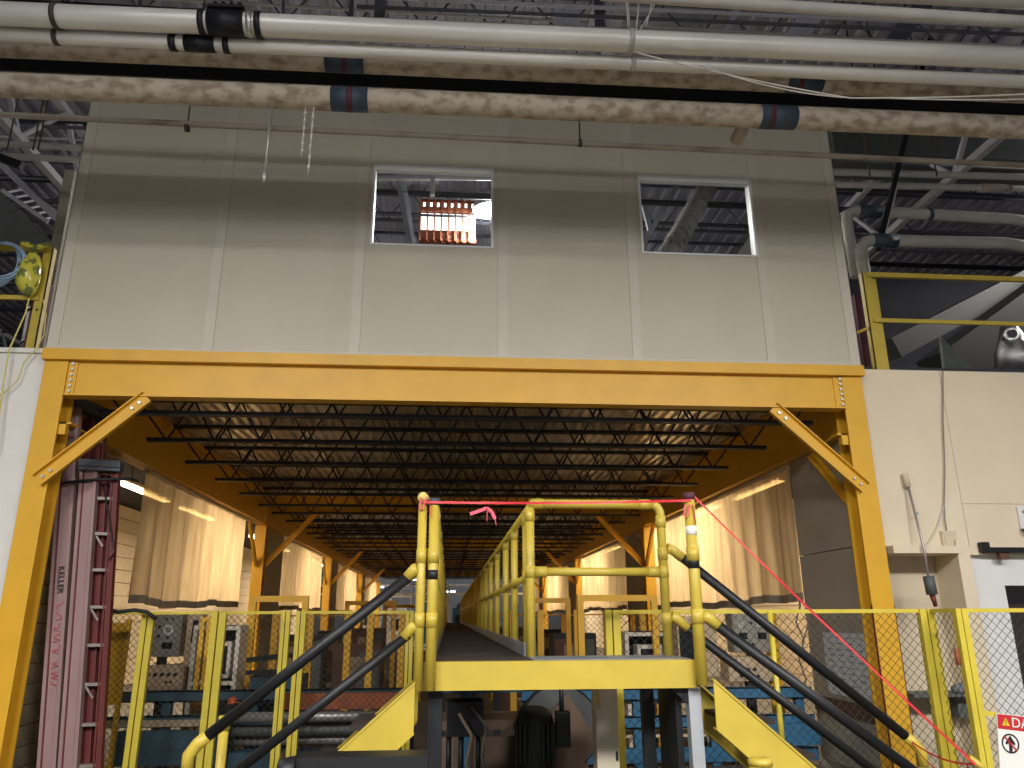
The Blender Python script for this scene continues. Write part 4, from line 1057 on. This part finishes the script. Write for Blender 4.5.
# ================================================================ MACHINERY
def control_box(x0, x1, z0, z1, y, dep, label, m, gauges=(), windows=(), knobs=(), foot=True, fz=0.):
    t = thing('control_box', ((x0+x1)/2, y+dep/2, fz), label, 'control box')
    part('case', MB().box((x0, y, z0), (x1, y+dep, z1)).box((x0+.02, y-.012, z0+.02), (x1-.02, y, z1-.02)), m, t)
    if foot: part('stand', MB().box(((x0+x1)/2-.05, y+.05, fz), ((x0+x1)/2+.05, y+.15, z0)), 'black_steel', t)
    for gx_, gz_, r in gauges:
        gq = part('gauge', MB().tube([(gx_, y-.012, gz_), (gx_, y-.03, gz_)], r, 16), 'gauge_white', t)
        part('dial', MB().tube([(gx_, y-.0305, gz_), (gx_, y-.034, gz_)], r*.68, 16), 'control_grey', gq)
    for wx_, wz_, a_, b_ in windows:
        part('window', MB().box((wx_-a_/2, y-.018, wz_-b_/2), (wx_+a_/2, y-.0125, wz_+b_/2)), 'screen_dark', t)
    for kx_, kz_, r in knobs:
        part('knob', MB().tube([(kx_, y-.012, kz_), (kx_, y-.045, kz_)], [r, r*.8], 10), 'ink_black', t)
    return t
control_box(-4.02, -3.54, 1.16, 1.72, 11.0, .25, 'grey control box with two round gauges behind the left fence', 'control_grey',
    [(-3.93, 1.50, .055), (-3.70, 1.50, .062)], [(-3.93, 1.30, .10, .09), (-3.70, 1.30, .13, .08)], [(-3.82, 1.54, .02), (-3.70, 1.40, .02), (-3.82, 1.42, .022), (-3.74, 1.64, .014), (-3.66, 1.64, .014)], fz=1.06)
control_box(-4.05, -3.45, .60, 1.06, 11.02, .3, 'beige knob panel under the gauge box on the left', 'control_beige', (), (), [(-3.98+k*.085, .94, .025) for k in range(6)] + [(-3.66, .85, .016), (-3.60, .85, .016), (-3.9, .78, .02)])
control_box(-3.41, -3.22, 1.05, 1.70, 10.8, .2, 'pale narrow operator box with a black handle behind the left fence', 'control_beige', (), [(-3.30, 1.48, .07, .28)], [(-3.25, 1.2, .02)])
# monitor rack
def rack(x0, x1, z1, y, label, rows):
    t = thing('monitor_rack', ((x0+x1)/2, y, 0), label, 'rack')
    part('back', MB().box((x0+.02, y+.35, 0), (x1-.02, y+.38, z1)), 'black_steel', t)
    for xx in (x0, x1-.05): part('upright', MB().box((xx, y, 0), (xx+.05, y+.4, z1)), 'bezel_white', t)
    for z in rows: part('shelf', MB().box((x0+.05, y, z-.03), (x1-.05, y+.35, z+.015)), 'bezel_white', t)
    m_ = part('monitor', MB().box((x0+.17, y+.02, rows[1]+.05), (x1-.1, y+.3, rows[1]+.48)), 'bezel_white', t)
    part('screen', MB().box((x0+.21, y+.012, rows[1]+.10), (x1-.14, y+.02, rows[1]+.43)), 'screen_dark', m_)
rack(-3.20, -2.62, 1.56, 10.4, 'white-framed monitor rack behind the left fence', [.42, .88, 1.53])
rack(2.35, 2.95, 1.45, 10.6, 'white-framed monitor rack behind the right fence', [.35, .80, 1.42])
# teal conveyor frame on the left
def conveyor(x0, x1, y, zs, m, label, legs, h=.13):
    t = thing('conveyor_frame', ((x0+x1)/2, y, 0), label, 'machine')
    for z in zs: part('beam', MB().box((x0, y, z-h), (x1, y+.02, z)).box((x0, y, z-.015), (x1, y+.12, z)).box((x0, y, z-h), (x1, y+.12, z-h+.015)), m, t)
    for x in legs: part('leg', MB().box((x-.05, y+.025, 0), (x+.05, y+.11, max(zs))), m, t)
    return t
cv = conveyor(-4.0, -.5, 9.55, (.86, .60), 'teal', 'dark teal conveyor frame behind the left fence', (-3.9, -3.15, -2.2, -1.0), .12)
part('wear_strip', MB().box((-4.0, 9.53, .49), (-2.5, 9.548, .56)), 'timber', cv)
part('drive_box', MB().box((-3.6, 9.40, .12), (-2.45, 9.52, .46)).box((-3.2, 9.385, .28), (-2.8, 9.40, .33)), 'teal', cv)
rollers = thing('roller_table', (-1.5, 9.9, 0), 'grey roller table with rusty side rail behind the left stair', 'machine')
for k, z in enumerate((.62, .47, .36)): part('roller', MB().tube([(-2.4, 9.12+k*.12, z), (-.35, 9.12+k*.12, z)], .055, 12), 'alu' if k != 1 else 'duct', rollers)
part('side_rail', MB().box((-1.75, 9.05, .70), (-.35, 9.11, .86)), 'rust', rollers)
part('bed', MB().box((-2.3, 9.1, .05), (-.35, 9.38, .28)), 'teal', rollers)
for x in (-2.35, -.40): part('leg', MB().box((x-.04, 9.06, 0), (x+.04, 9.42, .74)), 'black_steel', rollers)
# clutter on the left
solo('flex_hose', MB().tube([(-1.7, 9.0, .05), (-1.72, 9.0, .25), (-1.62, 9.02, .36), (-1.68, 9.03, .48), (-1.6, 9.05, .52)], .035, 8), 'timber', 'tan flexible hose rising beside the roller table', 'hose')
t = thing('orange_lamp', (-2.40, 9.4, .65), 'small orange beacon on the teal frame', 'beacon')
part('lens', MB().tube([(-2.4, 9.4, .66), (-2.39, 9.4, .76), (-2.36, 9.4, .80)], [.04, .05, .02], 10), 'orange', t); part('base', MB().tube([(-2.4, 9.4, .60), (-2.4, 9.4, .66)], .05, 10), 'black_steel', t)
t = thing('teal_press', (-1.95, 10.2, 0), 'low teal press head with black guard at the left stair', 'machine')
part('body', MB().box((-2.35, 10.0, 0), (-1.75, 10.5, .98)), 'teal', t)
part('guard', MB().bar((-2.40, 9.95, 1.16), (-1.85, 9.95, 1.22), .05, .06).bar((-1.85, 9.95, 1.22), (-1.80, 9.95, 1.0), .05, .06).bar((-2.40, 9.95, 1.02), (-1.80, 9.95, 1.04), .05, .05), 'black_steel', t)
# yellow guard frames in the machine area
def portal(x0, x1, y, z, label, wd=.08, m='frame_yellow'):
    t = thing('safety_portal', ((x0+x1)/2, y, 0), label, 'frame', 'yellow guard frames between the machines')
    part('upright', MB().box((x0-wd/2, y, 0), (x0+wd/2, y+wd, z)), m, t); part('upright', MB().box((x1-wd/2, y, 0), (x1+wd/2, y+wd, z)), m, t)
    part('head', MB().box((x0+wd/2, y, z-wd), (x1-wd/2, y+wd, z)), m, t)
portal(-2.62, -1.93, 10.9, 1.93, 'yellow portal frame above the left fence near the first curtain end')
portal(-2.98, -2.90, 10.0, 1.66, 'narrow bright yellow frame among the left machines', .05)
portal(-1.95, -1.05, 15.5, 1.95, 'yellow portal frame farther back on the left')
portal(-1.6, -.8, 20.5, 1.95, 'small yellow portal frame deep on the left')
portal(1.75, 2.75, 10.5, 1.92, 'yellow portal frame behind the landing rail on the right')
portal(1.35, 2.05, 13.6, 1.95, 'yellow portal frame farther back on the right')
portal(4.12, 4.22, 10.1, 1.70, 'narrow yellow frame at the end of the right curtain', .05)
for i, (x, y) in enumerate(((-2.75, 13.0), (-2.2, 13.0), (-1.6, 13.0), (-1.25, 13.0), (-.75, 13.0), (1.05, 13.0), (1.5, 13.0), (2.1, 13.0), (2.6, 13.0), (3.2, 13))):
    solo('machine_post', MB().box((x-.05, y, 0), (x+.05, y+.1, 1.75)).box((x-.09, y-.02, 0), (x+.09, y+.12, .02)), 'frame_yellow', ['first', 'second', 'third', 'fourth', 'fifth', 'sixth', 'seventh', 'eighth', 'ninth', 'tenth'][i]+' yellow machine post from the left beyond the conveyors', 'post', 'yellow machine posts')
for s, nm in ((-1, 'left'), (1, 'right')):
    x0, x1 = (-3.6, -.5) if s < 0 else (.95, 4.0)
    t = fence('inner wire fence across the %s machine area' % nm, ((x0, 17.0), (x1, 17.0)), .2, 1.68, ((.0, .1), (1.5, .1), (3.0, .1)), 'inner wire fences', pitch=.12, r=.004, m='frame_yellow')
    for k, (dx, dy, h_) in enumerate(((1.25, 14.0, 1.2), (2.3, 14.6, 1.35), (1.6, 19.0, 1.4), (2.8, 22.0, 1.3))):
        xx = s*dx - .3 + (.3 if s > 0 else 0)
        t = thing('machine_cabinet', (xx, dy, 0), '%s dark machine cabinet in the %s machine area' % (['nearest', 'second', 'third', 'farthest'][k], nm), 'cabinet', 'dark machine cabinets')
        part('body', MB().box((xx-.4, dy, .1), (xx+.4, dy+.6, h_)), 'black_steel' if k % 2 else 'wood_brown', t)
        part('door', MB().box((xx-.36, dy-.02, .2), (xx-.01, dy, h_-.1)), 'wood_brown', t); part('door', MB().box((xx+.01, dy-.02, .2), (xx+.36, dy, h_-.1)), 'duct', t)
        part('plinth', MB().box((xx-.38, dy+.03, 0), (xx+.38, dy+.57, .1)), 'black_steel', t)
        part('panel', MB().box((xx-.2, dy-.04, h_-.5), (xx+.15, dy-.021, h_-.2)), 'timber', t)
# right machinery
control_box(3.62, 4.12, 1.20, 1.68, 10.0, .25, 'grey control box with two dark windows behind the right fence', 'control_grey', [(3.72, 1.54, .03), (3.96, 1.54, .03)], [(3.74, 1.40, .11, .08), (3.99, 1.40, .11, .08)], [(3.86, 1.56, .015), (3.86, 1.3, .018)], fz=1.15)
control_box(3.53, 4.12, .86, 1.15, 10.02, .3, 'beige knob panel under the grey box on the right', 'control_beige', (), [(3.60, 1.09, .08, .06)], [(3.62+k*.08, 1.00, .022) for k in range(4)] + [(3.68, .92, .02), (3.9, .92, .02)])
control_box(2.98, 3.5, .9, 1.64, 10.3, .3, 'tan panel with a dark opening behind the right fence', 'control_beige', (), [(3.1, 1.3, .2, .5)], ())
cr = conveyor(.85, 4.3, 9.4, (.84, .54), 'blue', 'bright blue conveyor frame behind the right fence', (1.35, 2.2, 3.1, 4.15), .13)
part('lower_beam', MB().box((3.3, 9.30, .22), (4.3, 9.395, .45)), 'blue', cr)
part('belt', MB().box((.85, 9.53, .66), (3.0, 9.95, .70)), 'bezel_white', cr)
part('lower_belt', MB().box((.85, 9.53, .30), (4.2, 9.95, .33)), 'control_beige', cr)
part('foot_beam', MB().box((.85, 9.4, .05), (4.3, 9.5, .2)), 'blue', cr)
for i, x in enumerate((4.28, 4.40)):
    solo('machine_column', MB().box((x-.05, 10.3+i*.3, 0), (x+.05, 10.4+i*.3, 1.7-i*.1)).box((x-.09, 10.28+i*.3, 0), (x+.09, 10.42+i*.3, .03)), 'teal', ['left', 'right'][i]+' teal machine column at the end of the right curtain', 'column')
solo('loose_wiring', MB().tube([at(x, y, 10.1) for x, y in ((786, 463), (793, 530), (800, 606), (796, 622), (804, 640), (799, 660), (806, 680), (802, 692))], .012, 6).tube([at(x, y, 10.1) for x, y in ((805, 608), (808, 625), (802, 645), (809, 665))], .010, 6), 'cable_grey', 'tangle of grey wires hanging at the right curtain end', 'wiring', kind='stuff')
# ---- under the landing
mx_, my_ = .70, 6.6
t = thing('electric_motor', (mx_, my_, .12), 'black vertical electric motor with side junction box under the landing', 'motor')
part('body', MB().tube([(mx_, my_, .50), (mx_, my_, .54), (mx_, my_, .86), (mx_, my_, .93), (mx_, my_, .96)], [.13, .15, .15, .13, .06], 20), 'motor', t)
for k in range(20):
    a_ = 2*math.pi*k/20; part('fin', MB().bar((mx_+math.cos(a_)*.155, my_+math.sin(a_)*.155, .56), (mx_+math.cos(a_)*.155, my_+math.sin(a_)*.155, .84), .012, .02), 'motor', t)
part('flange', MB().tube([(mx_, my_, .44), (mx_, my_, .50)], .17, 16), 'motor', t)
part('gearbox', MB().tube([(mx_, my_, .0), (mx_, my_, .30), (mx_, my_, .44)], [.12, .12, .10], 14), 'motor', t)
part('junction_box', MB().box((mx_+.17, my_-.06, .66), (mx_+.28, my_+.06, .92)), 'motor', t)
part('conduit', MB().tube([(mx_+.22, my_, .92), (mx_+.22, my_, 1.1), (mx_+.1, my_+.1, 1.15)], .02, 8), 'black_steel', t)
t = thing('belt_guard', (1.0, 7.0, 0), 'brown sheet belt guard slanting beside the motor', 'guard')
p_ = [(.75, .75), (1.02, 1.02), (1.26, .66), (1.10, .40), (.80, .30)]
part('sheet', MB().prism(p_[::-1], 6.95, 6.99), 'brown_sheet', t); part('support', MB().box((.95, 7.0, 0), (1.01, 7.05, .6)), 'black_steel', t)
t = thing('disc_cover', (1.0, 7.2, 0), 'round grey disc cover behind the brown guard', 'guard')
part('disc', MB().tube([(.98, 7.16, .72), (.98, 7.26, .72)], .34, 28), 'duct', t); part('rim', MB().tube([(.98, 7.2, .72), (.98, 7.23, .72)], .36, 28), 'black_steel', t); part('stand', MB().box((.94, 7.26, 0), (1.02, 7.32, .7)), 'black_steel', t)
t = thing('meter_cabinet', (1.22, 6.0, .50), 'cream narrow cabinet with stains under the landing', 'cabinet')
part('body', MB().box((1.08, 5.95, .55), (1.24, 6.12, 1.19)), 'cabinet_white', t); part('lid', MB().box((1.075, 5.935, 1.13), (1.245, 5.95, 1.185)), 'cabinet_white', t)
part('latch', MB().box((1.215, 5.935, .66), (1.228, 5.95, .72)), 'black_steel', t); part('stem', MB().tube([(1.11, 6.03, 0), (1.11, 6.03, .55)], .02, 8), 'alu', t)
part('hanger_bar', MB().box((1.09, 5.92, 1.0), (1.105, 5.94, 1.20)), 'rail_yellow', t)
t = thing('dark_drive', (.3, 6.9, 0), 'black drive unit with hoses under the walkway', 'machine')
part('base', MB().box((-.05, 6.7, 0), (.35, 7.2, .35)), 'black_steel', t); part('head', MB().box((.0, 6.75, .72), (.30, 7.1, .98)), 'black_steel', t)
for x in (.02, .12, .26): part('column', MB().tube([(x, 6.8, .35), (x, 6.8, .72)], .022, 8), 'black_steel', t)
part('hose', MB().tube([(.1, 6.7, .9), (.2, 6.6, .75), (.16, 6.62, .55), (.25, 6.65, .36)], .015, 6), 'timber', t); part('hose', MB().tube([(.2, 6.7, .95), (.32, 6.62, .80), (.28, 6.62, .6), (.34, 6.66, .4)], .013, 6), 'cable_grey', t)
part('valve', MB().ball((.30, 6.6, .50), .035, 6), 'alu', t)
t = thing('cross_bench', (.2, 7.8, 0), 'tan bench top with blue posts under the walkway', 'bench')
part('top', MB().box((-.1, 7.6, .66), (1.3, 8.3, .74)), 'brown_sheet', t)
for x in (.12, .95): part('post', MB().box((x, 7.55, 0), (x+.09, 7.6, 1.10)), 'blue', t)
part('rail', MB().box((-.1, 7.56, .98), (.7, 7.6, 1.02)), 'blue', t); part('skirt', MB().box((-.1, 7.62, .2), (1.3, 7.66, .6)), 'brown_sheet', t)
t = thing('machine_guard', (-3.62, 9.25, 0), 'yellow perforated machine guard between the ladders and the first fence post', 'guard')
part('plate', MB().box((-3.86, 9.26, .75), (-3.58, 9.28, 1.6)), 'frame_yellow', t)
for x in (-3.88, -3.56): part('upright', MB().box((x-.02, 9.24, 0), (x+.02, 9.30, 1.64)), 'frame_yellow', t)
# black bumper beam low in front of the left stair
q0, q1 = at(296, 758, 4.5), at(428, 756, 4.5)
t = thing('bumper_beam', ((q0.x+q1.x)/2, 4.6, 0), 'black rubber bumper beam low in front of the left stair', 'bumper')
part('beam', MB().box((q0.x, 4.5, q0.z-.16), (q1.x, 4.7, q0.z)), 'rubber', t)
part('nose', MB().tube([(q0.x-.0, 4.52, q0.z-.07), (q0.x-.09, 4.52, q0.z-.07)], [.08, .065], 14), 'rubber', t)
for x in (q0.x+.06, q1.x-.06): part('leg', MB().box((x-.04, 4.55, 0), (x+.04, 4.65, q0.z-.16)), 'black_steel', t)
solo('fence_cable', MB().tube([at(x, y, 8.62) for x, y in ((100, 608), (118, 612), (135, 610), (147, 612), (156, 619))], .022, 6), 'black_steel', 'black cable bundle looped on the left fence top', 'cable')

# ================================================================ FAR END OF THE HALL
for i, (x, y, z) in enumerate(((-4.6, 49.0, 3.4), (-2.2, 50.5, 3.9), (-.2, 51.5, 3.2), (.6, 49.5, 4.3))):  # emissive strips added to brighten the far end
    t = thing('glow_strip', (x, y, z), ['leftmost', 'second', 'third', 'rightmost'][i]+' cool glowing strip added to brighten the far end of the hall', 'lamp', 'glowing strips added at the far end')
    part('tube', MB().tube([(x-.6, y, z), (x+.6, y, z)], .04, 8), 'far_glow', t); part('housing', MB().box((x-.65, y-.08, z+.04), (x+.65, y+.08, z+.12)), 'lamp_shell', t)
    for q in (-.5, .5): part('hook', MB().tube([(x+q, y, z+.12), (x+q, y, RZ)], .012, 6), 'roof_steel', t)
solo('white_standpipe', MB().tube([(.0, 44, 0), (.0, 44, 3.2), (-.3, 44, 3.4)], .06, 10), 'window_frame', 'white standpipe at the far end of the walkway', 'pipe')
for i, (x, z, m) in enumerate(((-4.2, 2.5, 'pale_pipe'), (-3.0, 2.9, 'roof_white'), (-1.2, 2.6, 'pale_pipe'))):
    t = thing('far_platform', (x, 49.2, 0), ['left', 'middle', 'right'][i]+' pale work platform at the far end of the hall', 'platform', 'work platforms at the far end')
    part('deck', MB().box((x-.7, 49.2, z-.1), (x+.7, 49.9, z)), m, t)
    for q in (-.65, .65): part('leg', MB().box((x+q-.04, 49.25, 0), (x+q+.04, 49.33, z-.1)), m, t)
    part('rail', MB().box((x-.7, 49.2, z+.4), (x+.7, 49.24, z+.45)), m, t)
    for q in (-.65, 0, .65): part('baluster', MB().box((x+q-.02, 49.2, z), (x+q+.02, 49.24, z+.4)), m, t)
for i, (x, y, wd, h_, m, nm, lab) in enumerate(((-3.2, 51, 1.6, 1.9, 'window_frame', 'far_cabinet', 'white machine housing at the far end, left'), (-1.6, 52, 1.0, 2.3, 'blue', 'far_cabinet', 'blue machine housing at the far end'), (.9, 53, 1.3, 2.2, 'teal', 'far_cabinet', 'teal machine housing at the far end, right'), (-4.8, 50, 1.2, 2.6, 'pale_pipe', 'far_cabinet', 'grey machine housing at the far left end'))):
    t = thing(nm, (x, y, 0), lab, 'cabinet', 'machine housings at the far end')
    part('body', MB().box((x-wd/2, y, 0), (x+wd/2, y+.8, h_)), m, t); part('hood', MB().box((x-wd*.3, y+.1, h_), (x+wd*.3, y+.7, h_+.3)), m, t)
    part('opening', MB().box((x-wd*.35, y-.03, h_*.45), (x+wd*.1, y, h_*.8)), 'screen_dark', t)
for k in range(5):
    z = 3.0+k*.55
    solo('far_pipe', MB().tube([(-20.01, 49.5+k*.4, z), (20.01, 49.5+k*.4, z)], .07, 8), ['pale_pipe', 'roof_white', 'blue', 'pale_pipe', 'roof_white'][k], ['lowest', 'second', 'third', 'fourth', 'top'][k]+' pipe crossing the far end of the hall', 'pipe', 'pipes crossing the far end')
